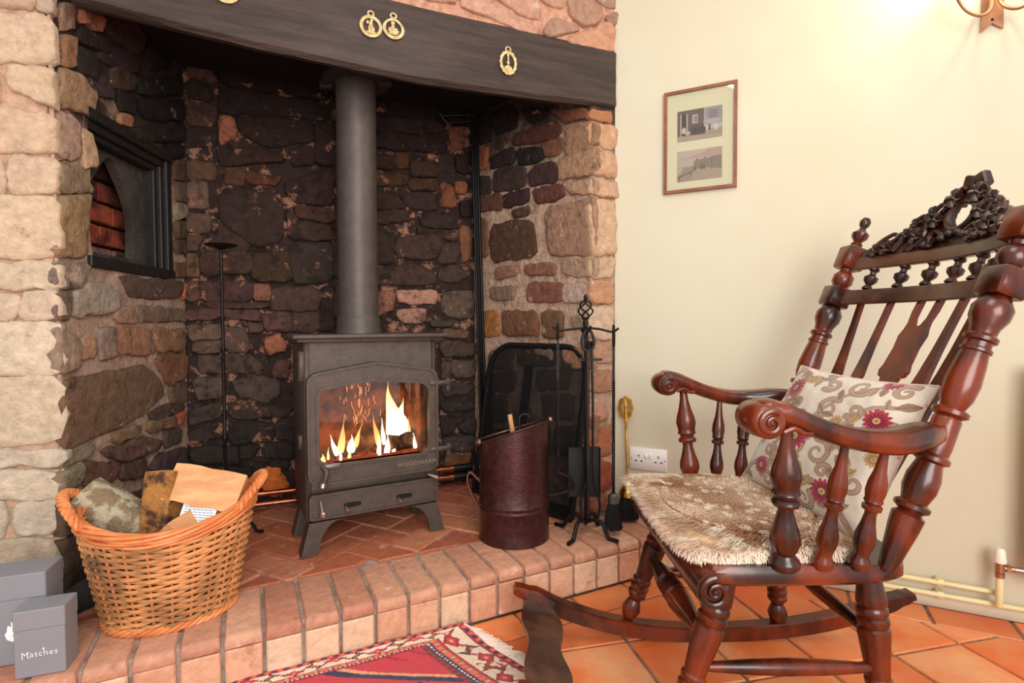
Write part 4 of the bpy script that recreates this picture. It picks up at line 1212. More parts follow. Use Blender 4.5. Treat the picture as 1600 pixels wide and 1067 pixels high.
mb = MB(); mb.tube([Sc + CR * ((R_ + .001) * math.cos(a)) + CF * ((R_ + .001) * math.sin(a)) + Vector((0, 0, stop(R_ * math.cos(a), R_ * math.sin(a)))) for a in [2 * math.pi * i / n for i in range(n)]], .0045, 8, closed=True); mb.build('rolled_rim', M_scut, scut)
M_hand = mat('worn_copper_wire', '8e6a5e', .35, metal=.9)
mb = MB()
for o_ in (-.004, .004):
    mb.tube(smooth_path([Sc - CR * (R_ - .002) + CF * .03 * 1 + Vector((0, 0, .19 + o_)), Sc - CR * (R_ + .035) + CF * (.03 + o_) + Vector((0, 0, .225)), Sc - CR * (R_ + .045) + CF * (.03 + o_) + Vector((0, 0, .19)), Sc - CR * (R_ + .022) + CF * (.03 + o_) + Vector((0, 0, .13)), Sc - CR * (R_ - .002) + CF * .03 + Vector((0, 0, .10))], 5), .0035, 6)
mb.build('tipping_handle', M_hand, scut)
mb = MB()
pts = [Sc + CR * ((R_ + .010) * math.cos(a)) + CF * ((R_ + .010) * math.sin(a)) + Vector((0, 0, stop(R_ * math.cos(a), R_ * math.sin(a)) + .012)) for a in [math.radians(200 - 190 * i / 20) for i in range(21)]]
mb.tube(pts, .004, 8); mb.build('bail_handle', M_hand, scut)
for a in (200, 10):
    a = math.radians(a); c = Sc + CR * ((R_ + .004) * math.cos(a)) + CF * ((R_ + .004) * math.sin(a)); z_ = stop(R_ * math.cos(a), R_ * math.sin(a))
    mb = MB(); mb.lathe([(0, .004), (.3, .013), (.7, .013), (1, .006)], c + Vector((0, 0, z_ + .004)) - (c - Sc).normalized() * .006, c + Vector((0, 0, z_ + .006)) + (c - Sc).normalized() * .014, 12); mb.build('pivot', M_hand, scut)
mb = MB()
a = math.radians(236); c = Sc + CR * (R_ + .002) * math.cos(a) + CF * (R_ + .002) * math.sin(a)
mb.box(c + Vector((0, 0, .315)), (.035, .003, .03), frame((CR * -math.sin(a) + CF * math.cos(a)), (CR * math.cos(a) + CF * math.sin(a)), (0, 0, 1)) @ Matrix.Rotation(.7, 3, 'Y'), bev=.001); mb.build('ear_plate', M_scut, scut, smooth=False)
mb = MB(); mb.tube([Sc + CR * .02 + CF * .05 + Vector((0, 0, .22)), Sc + CR * -.015 + CF * .085 + Vector((0, 0, .425))], .009, 8); mb.build('kindling_stick', M_split, None, label='short kindling stick poking out of the brown scuttle', cat='stick')
mb = MB(); mb.tube(smooth_path([Sc + CR * .04 + CF * .06 + Vector((0, 0, .24)), Sc + CR * .02 + CF * .08 + Vector((0, 0, .40)), Sc + CR * .045 + CF * .09 + Vector((0, 0, .425)), Sc + CR * .06 + CF * .09 + Vector((0, 0, .41))], 4), .005, 8); mb.build('poker_hook', M_wi, None, label='black iron hook end showing above the scuttle rim', cat='hook')

# ================================================================= spark guard leaning on the right jamb
G1 = Vector((-.022, 1.205, HZ)); G2 = Vector((-.180, .685, HZ)); gx = (G2 - G1).normalized()
lean = Vector((.964, -.293, 0)).normalized(); lean = (lean - gx * lean.dot(gx)).normalized()
th_ = math.radians(10.5); gy = (Vector((0, 0, 1)) * math.cos(th_) + lean * math.sin(th_)); gn = gx.cross(gy)
GW = (G2 - G1).length; GHt = .665
guard = thing('spark_guard', (G1 + G2) / 2, 'black mesh spark guard with rounded top leaning on the stone jamb', 'spark guard')
GM = frame(gx, gy, gn)
def gp(x, y, e=0): return G1 + gx * x + gy * y + gn * e
r = .12; lp = [(0, 0), (0, GHt - r)] + [(r - r * math.cos(a), GHt - r + r * math.sin(a)) for a in [math.radians(15 * i) for i in range(1, 7)]] + [(GW - r + r * math.sin(a), GHt - r + r * math.cos(a)) for a in [math.radians(15 * i) for i in range(0, 7)]] + [(GW, 0)]
M_gf = mat('black_mesh_frame', '131214', .45, metal=.4, bump=2.5, bscale=180)
mb = MB(); mb.tube([gp(x, y + .012, .01) for x, y in lp], .013, 8); mb.tube([gp(0, .012, .01), gp(GW, .012, .01)], .012, 8); mb.build('frame', M_gf, guard)
gm2 = bpy.data.materials.new('fine_black_mesh'); gm2.use_nodes = True; N = gm2.node_tree.nodes; L = gm2.node_tree.links
b = N['Principled BSDF']; b.inputs['Base Color'].default_value = (.012, .012, .013, 1); b.inputs['Roughness'].default_value = .5; b.inputs['Alpha'].default_value = .44
ins = [(p[0] + (GW / 2 - p[0]) * .03, p[1] + (.3 - p[1]) * .02 + .01) for p in lp][::-1]
mb = MB(); mb.prism(ins, .001, GM, gp(0, 0, .012)); mb.build('mesh_panel', gm2, guard, smooth=False)
mb = MB(); mb.box(gp(GW * .42, .36, -.004), (.045, .60, .006), GM); mb.build('back_strut', M_blk, guard, smooth=False)
mb = MB(); mb.box(gp(-.012, .28, -.03), (.016, .54, .07), GM, bev=.003); mb.box(gp(GW / 2, .03, .006), (GW - .01, .05, .008), GM); mb.build('side_wing', M_blk, guard, smooth=False)
for i in range(24):
    mb = MB(); mb.box(gp(.012, .04 + i * .021, .024), (.003, .003, .003), GM); mb.build('rivet', M_chrome, guard, smooth=False)

# ================================================================= companion set
Cc = Vector((-.268, .602, HZ))
comp = thing('companion_stand', Cc, 'black wrought iron fireside tool stand with twisted cage finial', 'tool stand')
up = Vector((0, 0, 1))
mb = MB(); mb.box(Cc + up * .395, (.011, .011, .72), frame(CR, CF, up), bev=.002); mb.box(Cc + up * .395 + CR * .006 - CF * .006, (.004, .004, .70), frame(CR, CF, up)); mb.build('pole', M_wi, comp)
feet = [Vector((-.388, .622, HZ)), Vector((-.297, .480, HZ)), Vector((-.240, .727, HZ)), Vector((-.150, .580, HZ))]
for f in feet:
    d = (f - Cc); d.z = 0; l = d.length; d.normalize()
    mb = MB(); mb.tube(smooth_path([Cc + up * .045, Cc + d * l * .30 + up * .062, Cc + d * l * .55 + up * .055, Cc + d * l * .72 + up * .014, Cc + d * l * .82 + up * .008, Cc + d * l * 1.04 + up * .008], 4), .0075, 8); mb.build('foot', M_wi, comp)
# hooked cross arms: two bowed rods crossing
for ang in (0.0, math.pi / 2):
    d = CR * math.cos(ang) + CF * math.sin(ang); mb = MB()
    mb.tube(smooth_path([Cc + d * -.118 + up * .752, Cc + d * -.095 + up * .738, Cc + d * -.05 + up * .742, Cc + up * .746, Cc + d * .05 + up * .742, Cc + d * .095 + up * .732, Cc + d * .118 + up * .745], 4), .0042, 8)
    mb.build('hook_arm', M_wi, comp)
mb = MB(); mb.box(Cc + up * .735, (.02, .02, .02), frame(CR, CF, up), bev=.003); mb.lathe([(0, .007), (.5, .011), (1, .004)], Cc + up * .745, Cc + up * .785, 10); mb.build('pole_cap', M_wi, comp)
for k in range(4):
    pts = []
    for i in range(17):
        t = i / 16; a = k * math.pi / 2 + t * math.pi * 1.15; r_ = .023 * math.sin(math.pi * t) ** .8 + .003
        pts.append(Cc + up * (.775 + .072 * t) + CR * r_ * math.cos(a) + CF * r_ * math.sin(a))
    mb = MB(); mb.tube(pts, .0032, 6); mb.build('cage_wire', M_wi, comp)
mb = MB(); mb.lathe([(0, .004), (.4, .009), (.8, .006), (1, .002)], Cc + up * .845, Cc + up * .866, 10); mb.build('finial_tip', M_wi, comp)

def twist(mb, p0, p1, r, turns):
    p0, p1 = Vector(p0), Vector(p1)
    ax = (p1 - p0).normalized(); n_ = CR - ax * CR.dot(ax); n_.normalize(); b_ = ax.cross(n_); N_ = int(turns * 10)
    vs = []
    for i in range(N_ + 1):
        t = i / N_; a0 = 2 * math.pi * turns * t
        for k in range(4):
            a = a0 + k * math.pi / 2; vs.append(p0.lerp(p1, t) + n_ * math.cos(a) * r + b_ * math.sin(a) * r)
    fs = [(i * 4 + k, i * 4 + (k + 1) % 4, (i + 1) * 4 + (k + 1) % 4, (i + 1) * 4 + k) for i in range(N_) for k in range(4)] + [(3, 2, 1, 0), tuple(N_ * 4 + k for k in range(4))]
    mb.add(vs, fs)
def ringtop(mb, c, w, h, r, d=CR):
    """teardrop hanging loop below the hook"""
    mb.tube([c + d * (w * math.sin(2 * math.pi * t) * (1 - .25 * math.cos(2 * math.pi * t))) + up * (-h / 2 + h / 2 * math.cos(2 * math.pi * t)) for t in [i / 20 for i in range(20)]], r, 6, closed=True)
# poker, left
c = Cc - CR * .100
t = thing('poker', c + up * .06, 'twisted iron poker with hooked end on the left of the tool stand', 'poker')
mb = MB(); mb.box(c + up * .735, (.010, .010, .06), frame(CR, CF, up), bev=.003); ringtop(mb, c + up * .755, .007, .05, .004, CF); mb.build('handle', M_wi, t)
mb = MB(); mb.box(c + up * .64, (.008, .008, .16), frame(CR, CF, up)); twist(mb, c + up * .56, c + up * .24, .0058, 9)
mb.tube(smooth_path([c + up * .24, c + up * .225 + CR * .005, c + up * .205 + CR * .045, c + up * .175 + CR * .055, c + up * .155 + CR * .03, c + up * .135 - CR * .06], 5), .0055, 8); mb.build('shaft', M_wi, t)
# shovel, front
c = Cc - CF * .055
t = thing('shovel', c + up * .05, 'black hearth shovel with flat pan hanging from the tool stand', 'shovel')
mb = MB(); ringtop(mb, c + up * .742, .021, .075, .0055); mb.build('handle', M_wi, t)
mb = MB(); mb.box(c + up * .47, (.009, .009, .40), frame(CR, CF, up)); mb.tube([c + up * .28, c + up * .20], .005, 8); mb.build('shaft', M_wi, t)
c2 = Cc + CF * .045 + CR * .0
mb = MB(); mb.box(c2 + up * .215, (.115, .004, .185), frame(CR, CF, up), bev=.001)
for sx in (-1, 1): mb.box(c2 + up * .215 + CR * .057 * sx - CF * .01, (.003, .022, .185), frame(CR, CF, up))
mb.box(c2 + up * .308 - CF * .01, (.115, .022, .003), frame(CR, CF, up)); mb.tube([c + up * .25, c2 + up * .30], .005, 6)
mb.build('pan', mat('shovel_pan_black', '1f2226', .45, metal=.4), t, smooth=False)
# tongs, behind / right
c = Cc + CR * .012 - CF * .03
t = thing('tongs', c + up * .06, 'black iron tongs with a cross bar, hanging at the front of the stand', 'tongs')
mb = MB(); mb.box(c + up * .635, (.085, .006, .009), frame(CR, CF, up)); mb.build('cross_bar', M_wi, t)
for sg in (-1, 1):
    mb = MB(); mb.tube(smooth_path([c + up * .70 + CR * .004 * sg, c + up * .5 + CR * .009 * sg, c + up * .28 + CR * .010 * sg, c + up * .20 + CR * .016 * sg, c + up * .12 + CR * .034 * sg, c + up * .06 + CR * .026 * sg], 4), .0045, 6); mb.build('arm', M_wi, t)
# hearth brush, right
c = Cc + CR * .100
t = thing('hearth_brush', c + up * .01, 'iron handled hearth brush with black bristles, right of the tool stand', 'brush')
mb = MB(); ringtop(mb, c + up * .755, .009, .075, .0045, CF); mb.box(c + up * .62, (.008, .008, .13), frame(CR, CF, up)); twist(mb, c + up * .56, c + up * .33, .0062, 6); mb.box(c + up * .24, (.010, .010, .19), frame(CR, CF, up)); mb.build('handle', M_wi, t)
mb = MB(); mb.lathe([(0, .020), (.8, .020), (1, .012)], c + up * .115, c + up * .15, 16); mb.build('ferrule', mat('dull_ferrule', '6a655e', .5, metal=.8), t)
M_bris = mat('black_bristle', '17130f', .85)
def bristles(c0, c1, r0, r1, n, par):
    mb = MB()
    for i in range(n):
        a = random.uniform(0, 6.283); q = math.sqrt(random.random()); d = Vector((math.cos(a), math.sin(a), 0)) * q
        p0 = c0 + d * r0; p1 = c1 + d * r1 + up * random.uniform(0, .008); mb.tube([p0, p0.lerp(p1, .5) + d * r1 * .08, p1], .0011, 3, cap=False)
    mb.build('bristles', M_bris, par, fix=False, kind='stuff')
bristles(c + up * .12, c + up * .018, .018, .034, 420, t)
# brass brush against the wall
c = Vector((-.060, .500, HZ)); tp_ = Vector((-.020, .520, HZ + .46))
M_brass = mat('polished_brass', 'e0b050', .25, metal=.95, col2='b07c2c', nscale=30)
t = thing('brass_brush', c, 'brass handled hearth brush leaning in the corner by the cream wall', 'brush')
mb = MB(); twist(mb, c + up * .12, tp_, .0058, 14); mb.build('handle', M_brass, t)
mb = MB(); mb.lathe([(0, .034), (.3, .032), (.7, .02), (1, .008)], c + up * .095, c + up * .15, 18); mb.build('cap', M_brass, t)
mb = MB(); hc = tp_ + up * -.03
lpO = [(.030 * math.cos(a) * (1 + .06 * math.cos(8 * a)), .044 * math.sin(a) * (1 + .06 * math.cos(8 * a))) for a in [2 * math.pi * i / 40 for i in range(40)]]; lpI = [(.016 * math.cos(a), .026 * math.sin(a)) for a in [2 * math.pi * i / 40 for i in range(40)]]
fm = frame((0, -1, 0), up, (-1, 0, 0)); mb.ringplate(lpO, lpI, .004, fm, hc)
for k in range(8):
    a = k * math.pi / 4; mb.tube([hc + fm @ Vector((.018 * math.cos(a), .028 * math.sin(a), .005)), hc + fm @ Vector((.026 * math.cos(a + .3), .038 * math.sin(a + .3), .005))], .0035, 6)
mb.box(hc, (.012, .05, .004), fm, bev=.001); mb.build('crest', M_brass, t)
bristles(c + up * .10, c + up * .004, .026, .042, 420, t)

# ================================================================= match boxes
bxd = Vector((.719, -.696, 0)); bxn = Vector((.696, .719, 0)); BXM = frame(bxd, bxn, up); BXF = frame(bxd, up, -bxn)
M_card = mat('grey_card', '85878e', .55, col2='808289', nscale=4); M_wp = mat('white_print', 'f2f2f2', .6)
def mbox(p, w, d, h, lid, label):
    t = thing('match_box', p, label, 'box')
    c = p + bxd * w / 2 + bxn * d / 2
    mb = MB(); mb.box(c + up * (h - lid) / 2, (w - .002, d - .002, h - lid - .001), BXM, bev=.0015); mb.build('body', M_card, t, smooth=False)
    mb = MB(); mb.box(c + up * (h - lid / 2), (w, d, lid), BXM, bev=.002); mb.build('lid', M_card, t, smooth=False)
    return t
p1 = Vector((-1.560, 1.452, HZ + .001)); t = mbox(p1, .092, .066, .146, .043, 'small grey box printed Matches, in front of the larger grey box')
# serif lettering from strokes: main text plus serifs
vs, fs = text_mesh('Matches', .0175, .0003, -.00015, 1.12); mb = MB()
o_ = p1 + bxd * .046 + up * .050 - bxn * .0006
mb.add([o_ + bxd * v.x + up * v.y - bxn * v.z for v in vs], fs)
xs = [v.x for v in vs]; x0 = min(xs)
def serif(x, y, w=.0032): mb.box(o_ + bxd * x + up * y, (w, .0005, .0006), BXM)
for x in (x0 + .0012, x0 + .0120): serif(x, -.0061, .0042); serif(x, .0061, .0036)
M_hx = .0075
mb.tube([o_ + bxd * M_hx + up * .0075, o_ + bxd * (M_hx - .001) + up * .010, o_ + bxd * M_hx + up * .0135], [.0012, .0016, .0002], 6, flat=.3)
mb.build('lettering', M_wp, t, smooth=False, fix=False)
p2 = Vector((-1.49, 1.478, HZ + .001)) - bxd * .128; t = mbox(p2, .128, .090, .202, .056, 'larger grey box with a white flame print, at the left edge')
fl = [(0, 0), (.012, -.002), (.022, .006), (.026, .018), (.022, .030), (.020, .022), (.016, .034), (.012, .046), (.010, .036), (.004, .052), (.002, .060), (-.002, .046), (-.004, .036), (-.010, .044), (-.010, .032), (-.016, .036), (-.018, .022), (-.022, .016), (-.018, .004), (-.008, -.002)]
o_ = p2 + bxd * .074 + up * .055 - bxn * .0002
mb = MB(); mb.prism(fl, .0006, BXF, o_); mb.build('flame_print', M_wp, t, smooth=False)
fi = [(0, .006), (.008, .006), (.010, .014), (.005, .012), (.006, .026), (.0, .018), (-.004, .028), (-.006, .014), (-.008, .012)]
mb = MB(); mb.prism(fi, .0004, BXF, o_ - bxn * .0006); mb.build('flame_core', M_card, t, smooth=False)
# black bag / cable by the boxes
mb = MB(); mb.tube(smooth_path([(-1.42, 1.62, .175), (-1.36, 1.60, .20), (-1.32, 1.62, .195), (-1.30, 1.68, .17)], 5), [.02, .028, .034, .036, .038, .040, .04, .038, .036, .036, .034, .03, .028, .026, .02, .01], 10, flat=.8)
mb.build('black_cloth_bag', mat('black_cloth', '1a1918', .85, bump=2, bscale=30), None, label='crumpled black cloth bag on the hearth behind the grey boxes', cat='bag')

# ================================================================= framed pictures
class Img:
    def __init__(s, w, h, c):
        s.w, s.h = w, h; s.a = np.zeros((h, w, 3)); s.a[:] = H(c)[:3]; s.Y, s.X = np.mgrid[0:h, 0:w]; s.X = s.X / (w - 1); s.Y = s.Y / (h - 1); s.asp = 1.
    def put(s, m, c, al=1.0):
        c = np.array(H(c)[:3]); m = np.clip(m, 0, 1)[..., None] * al; s.a = s.a * (1 - m) + c * m
    def rect(s, x0, y0, x1, y1, c, al=1.): s.put(((s.X >= x0) & (s.X <= x1) & (s.Y >= y0) & (s.Y <= y1)).astype(float), c, al)
    def ell(s, x, y, rx, ry, c, rot=0., al=1.):
        dx, dy = s.X - x, s.Y - y; cr, sr = math.cos(rot), math.sin(rot); u, v = (dx * cr + dy * sr) / rx, (-dx * sr + dy * cr) / ry
        s.put((u * u + v * v <= 1).astype(float), c, al)
    def stroke(s, pts, w0, w1, c, al=1.):
        P = smooth_path([(x, y, 0) for x, y in pts], 5); n = len(P)
        m = np.zeros_like(s.X, bool)
        for i in range(n - 1):
            ax, ay, bx_, by = P[i].x, P[i].y, P[i + 1].x, P[i + 1].y; wd = w0 + (w1 - w0) * i / n
            x0, x1 = min(ax, bx_) - wd, max(ax, bx_) + wd; y0, y1 = min(ay, by) - wd, max(ay, by) + wd
            i0, i1 = max(0, int(y0 * s.h)), min(s.h, int(y1 * s.h) + 2); j0, j1 = max(0, int(x0 * s.w)), min(s.w, int(x1 * s.w) + 2)
            if i0 >= i1 or j0 >= j1: continue
            X, Y = s.X[i0:i1, j0:j1], s.Y[i0:i1, j0:j1]; d2 = (bx_ - ax) ** 2 + (by - ay) ** 2 + 1e-12
            t = np.clip(((X - ax) * (bx_ - ax) + (Y - ay) * (by - ay)) / d2, 0, 1)
            m[i0:i1, j0:j1] |= (X - ax - t * (bx_ - ax)) ** 2 + (Y - ay - t * (by - ay)) ** 2 < wd * wd
        s.put(m.astype(float), c, al)
    def poly(s, pts, c, al=1.):
        m = np.zeros_like(s.X, bool); n = len(pts)
        for i in range(n):
            x0, y0 = pts[i]; x1, y1 = pts[(i + 1) % n]
            if y0 == y1: continue
            cnd = ((s.Y > min(y0, y1)) & (s.Y <= max(y0, y1)) & (s.X < (x1 - x0) * (s.Y - y0) / (y1 - y0) + x0)); m ^= cnd
        s.put(m.astype(float), c, al)
def img_plate(img, p, ux, uy, w, h, name, m, parent):
    """flat printed sheet; image colours stored per vertex"""
    nx, ny = img.w, img.h; xs = np.linspace(0, w, nx); ys = np.linspace(0, h, ny); mb = MB()
    mb.v = [Vector(p) + Vector(ux) * float(x) + Vector(uy) * float(y) for y in ys for x in xs]
    mb.f = [(j * nx + i, j * nx + i + 1, (j + 1) * nx + i + 1, (j + 1) * nx + i) for j in range(ny - 1) for i in range(nx - 1)]; mb.m = [0] * len(mb.f)
    o = mb.build(name, m, parent, smooth=False, fix=False); vcol(o, img.a.reshape(-1, 3)); return o
rng_ = np.random.RandomState(3)
M_photo = mat_attr('photo_print', .45)
pf = thing('picture_frame', (0, .25, 1.392), 'thin brown frame with two old brown photographs on the cream wall', 'picture')
FY0, FY1, FZ0, FZ1 = .378, .123, 1.390, 1.767
M_frame = mat('brown_wood_frame', '8a4f38', .45, col2='75402c', nscale=20)
fy = (FY0 + FY1) / 2; fz = (FZ0 + FZ1) / 2; hw = (FY0 - FY1) / 2; hh = (FZ1 - FZ0) / 2
fm = frame((0, -1, 0), up, (-1, 0, 0))
mb = MB(); mb.ringplate([(-hw, -hh), (hw, -hh), (hw, hh), (-hw, hh)], [(-hw + .011, -hh + .011), (hw - .011, -hh + .011), (hw - .011, hh - .011), (-hw + .011, hh - .011)], .016, fm, (0, fy, fz)); mb.build('moulding', M_frame, pf, smooth=False)
mb = MB(); mb.box((-.005, fy, fz), (.004, 2 * hw - .02, 2 * hh - .02)); mb.build('mount', mat('cream_mount', 'c6c19f', .8), pf, smooth=False)
def noiseimg(im, amp):
    im.a *= (1 + amp * (rng_.rand(im.h, im.w, 1) - .5))
a_ = Img(100, 66, 'b39a86')
a_.rect(0, .12, .62, 1, '6b5040'); a_.rect(0, 0, 1, .16, 'a68c76'); a_.poly([(0, .0), (1, .0), (1, .12), (.0, .18)], 'bba48e')
a_.rect(.10, .2, .2, .88, '2c1e1a'); a_.rect(.07, .18, .10, .9, 'cdb8a0'); a_.rect(.21, .18, .235, .88, 'c9b49c')
a_.rect(.34, .55, .46, .82, 'd8cbb8'); a_.rect(.365, .58, .39, .79, '4a3830'); a_.rect(.41, .58, .435, .79, '4a3830')
a_.rect(.60, .30, 1, 1, 'c9bdb4'); a_.rect(.62, .45, 1, 1, 'a39a98'); a_.rect(.7, .55, .9, .9, '8a8284'); a_.ell(.78, .55, .2, .08, 'b8b4b8')
a_.ell(.15, .35, .05, .10, 'd8c8b4'); a_.ell(.24, .25, .06, .07, 'cbb8a4')
for k in range(10): a_.ell(.33 + .03 * k, .34 + .06 * math.sin(k * 2), .04, .12, ['3a2a24', '54403a', '2c2220'][k % 3])
a_.rect(.70, .25, .74, .45, '2a2422'); a_.rect(.64, .25, .68, .42, 'd9d0c6'); a_.ell(.86, .34, .05, .1, 'e0d8ce'); a_.ell(.72, .47, .02, .035, 'c0a890')
noiseimg(a_, .35); a_.a *= .62
b_ = Img(100, 66, 'c3ab99')
for k in range(30): b_.rect(0, .5 + k * .017, 1, .52 + k * .017, 'c9b6a8' if k < 14 else 'b89c88', .6)
b_.ell(.2, .9, .5, .12, 'd8c8bc', .2, .5); b_.poly([(0, .22), (.3, .42), (.45, .5), (1, .52), (1, 0), (0, 0)], 'a38f76')
b_.poly([(.38, .35), (.38, .66), (.42, .66), (.42, .7), (.48, .7), (.48, .66), (.6, .68), (.6, .74), (.64, .74), (.64, .68), (.8, .72), (1, .74), (1, .3)], '8c7a62')
b_.poly([(.1, .3), (.15, .48), (.25, .45), (.38, .5), (.38, .3)], '9e8c7a'); b_.poly([(.3, .0), (.42, .36), (.6, .4), (1, .3), (1, 0)], 'b09c84')
b_.ell(.56, .42, .05, .08, '6a5a48'); b_.ell(.4, .38, .02, .07, '54463a'); b_.ell(.62, .40, .015, .07, '5c4c3e'); b_.rect(.775, .3, .785, .78, '4a3e34')
b_.poly([(0, .12), (0, .16), (.36, .34), (.36, .31)], '5a4c40'); b_.rect(.05, .0, .07, .15, '4a3e34'); b_.rect(.3, .18, .315, .3, '5a4c40')
noiseimg(b_, .12); b_.a *= .66
for im, z0 in ((a_, 1.578), (b_, 1.430)):
    img_plate(im, (-.0075, .330, z0), (0, -1, 0), up, .157, .113, 'photograph', M_photo, pf)
gm3 = gm.copy(); gm3.name = 'picture_glass'
for n_ in gm3.node_tree.nodes:
    if n_.type == 'MIX_SHADER': n_.inputs[0].default_value = .06
    if n_.type == 'BSDF_TRANSPARENT': n_.inputs[0].default_value = (.99, .99, .98, 1)
mb = MB(); mb.box((-.012, fy, fz), (.002, 2 * hw - .02, 2 * hh - .02)); mb.build('glass', gm3, pf, smooth=False)

# ================================================================= wall sconce
sc_ = thing('wall_sconce', (-.01, -.575, 1.77), 'lit copper two-armed wall lamp with swallowtail back plate', 'wall lamp')
M_cop = mat('copper_strap', 'a87858', .4, metal=.6, col2='8f6248', nscale=20)
pl_ = [(-.026, 0), (0, .022), (.026, 0), (.026, .22), (0, .24), (-.026, .22)]
mb = MB(); mb.prism(pl_, .004, fm, (-.006, -.575, 1.768)); mb.build('back_plate', M_cop, sc_, smooth=False)
mb = MB(); mb.lathe([(0, .003), (.5, .004), (1, .002)], (-.009, -.575, 1.80), (-.014, -.575, 1.80), 8); mb.build('screw', M_blk, sc_)
for sg in (-1, 1):
    P = [(-.012, -.575 - sg * .006, 1.90), (-.03, -.575 - sg * .008, 1.85), (-.05, -.575 - sg * .018, 1.812), (-.07, -.575 - sg * .045, 1.792), (-.085, -.575 - sg * .082, 1.812), (-.09, -.575 - sg * .105, 1.86), (-.09, -.575 - sg * .11, 1.93)]
    mb = MB(); mb.tube(smooth_path(P, 5), .0048, 8); mb.build('arm', M_cop, sc_)
    c = Vector((-.09, -.575 - sg * .11, 1.93))
    mb = MB(); mb.lathe([(0, .006), (.3, .028), (1, .034)], c, c + up * .02, 16); mb.lathe([(0, .012), (1, .012)], c + up * .015, c + up * .09, 12); mb.build('candle_cup', M_cop, sc_)
    mb = MB(); mb.lathe([(0, .010), (.3, .019), (.6, .014), (1, .002)], c + up * .09, c + up * .16, 14); mb.build('bulb', mat('lit_bulb', 'ffe2b0', .5, emis=('ffdf9e', 14)), sc_)
    l = bpy.data.lights.new('bulb_light', 'POINT'); l.energy = 5.5; l.color = (1, .80, .52); l.shadow_soft_size = .025
    o = bpy.data.objects.new('bulb_light', l); COL.objects.link(o); o.location = c + up * .06 + Vector((-.03, 0, 0)) + up * .02

# ================================================================= socket
M_plast = mat('white_plastic', 'ebe6e2', .3, spec=.5)
so = thing('socket_outlet', (0, .434, .328), 'white double plug socket on the cream wall above the hearth', 'socket')
mb = MB(); mb.box((-.005, .434, .371), (.010, .146, .086), bev=.004); mb.build('face_plate', M_plast, so)
M_hole = mat('socket_hole', '1c1a18', .8)
for y_ in (.434 + .036, .434 - .040):
    for dy, dz, w_, h_ in ((0, .012, .0045, .008), (.011, -.008, .0075, .0045), (-.011, -.008, .0075, .0045)):
        mb = MB(); mb.box((-.0105, y_ + dy, .371 + dz), (.001, w_, h_)); mb.build('pin_hole', M_hole, so, smooth=False)
for y_ in (.434 + .0085, .434 - .0085):
    mb = MB(); mb.box((-.0115, y_, .386), (.005, .0115, .019), Matrix.Rotation(.12, 3, 'Y'), bev=.001); mb.build('rocker_switch', M_plast, so)
for y_ in (.434 + .064, .434 - .064):
    mb = MB(); mb.lathe([(0, .003), (1, .0028)], (-.010, y_, .371), (-.0112, y_, .371), 10); mb.build('screw', M_chrome, so)

# ================================================================= radiator edge, valve and pipes
M_wm = mat('white_radiator_enamel', 'ece6cf', .35, spec=.5)
rad = thing('radiator', (-.06, -1.2, .12), 'edge of a cream panel radiator at the far right', 'radiator')
mb = MB(); mb.box((-.075, -1.27, .47), (.022, 1.21, .62), bev=.008); mb.build('front_panel', M_wm, rad)
mb = MB(); mb.box((-.045, -1.27, .47), (.035, 1.19, .58), bev=.006); mb.build('fins', M_wm, rad)
mb = MB(); mb.lathe([(0, .008), (1, .008)], (-.06, -.64, .175), (-.06, -.67, .175), 10); mb.build('tail', M_chrome, rad)
va = thing('radiator_valve', (-.06, -.608, .06), 'white capped radiator valve on a painted pipe, low on the right', 'valve')
M_pp = mat('painted_pipe', 'e6d9a9', .4, col2='dccb95', nscale=10)
mb = MB(); mb.lathe([(0, .009), (.05, .0095), (1, .0095)], (-.06, -.608, .058), (-.06, -.608, .150), 12); mb.build('drop_pipe', M_pp, va)
mb = MB(); mb.lathe([(0, .012), (.25, .012), (.3, .009), (.35, .012), (1, .012)], (-.06, -.608, .146), (-.06, -.608, .190), 12)
mb.tube([(-.06, -.608, .175), (-.06, -.622, .175)], .008, 10); mb.tube([(-.06, -.622, .175), (-.06, -.632, .175)], .0115, 6); mb.tube([(-.06, -.630, .175), (-.06, -.641, .175)], .008, 10); mb.build('valve_body', mat('nickel_brass', 'b08a6c', .35, metal=.85), va)
mb = MB(); mb.lathe([(0, .0145), (.1, .0155), (.85, .012), (1, .008)], (-.06, -.608, .190), (-.06, -.608, .232), 16); mb.build('valve_cap', mat('cream_cap', 'eee8d4', .4), va)
for z_, x_, y1_, nm in ((.088, -.030, -.604, 'upper'), (.050, -.032, -1.9, 'lower')):
    t = thing('heating_pipe', (x_, .2, z_), nm + ' cream painted heating pipe running along the foot of the wall', 'pipe')
    mb = MB(); mb.tube([(x_, .22, z_ + .002), (x_, -.38, z_), (x_, y1_, z_ - .001)] + ([(x_ - .015, -.608, z_ - .001), (-.058, -.608, z_ - .006)] if nm == 'upper' else []), .0085, 10); mb.build('pipe', M_pp, t)
    mb = MB(); mb.box((x_ + .008, -.475, z_), (.030, .024, .022), bev=.006); mb.build('clip', M_pp, t)

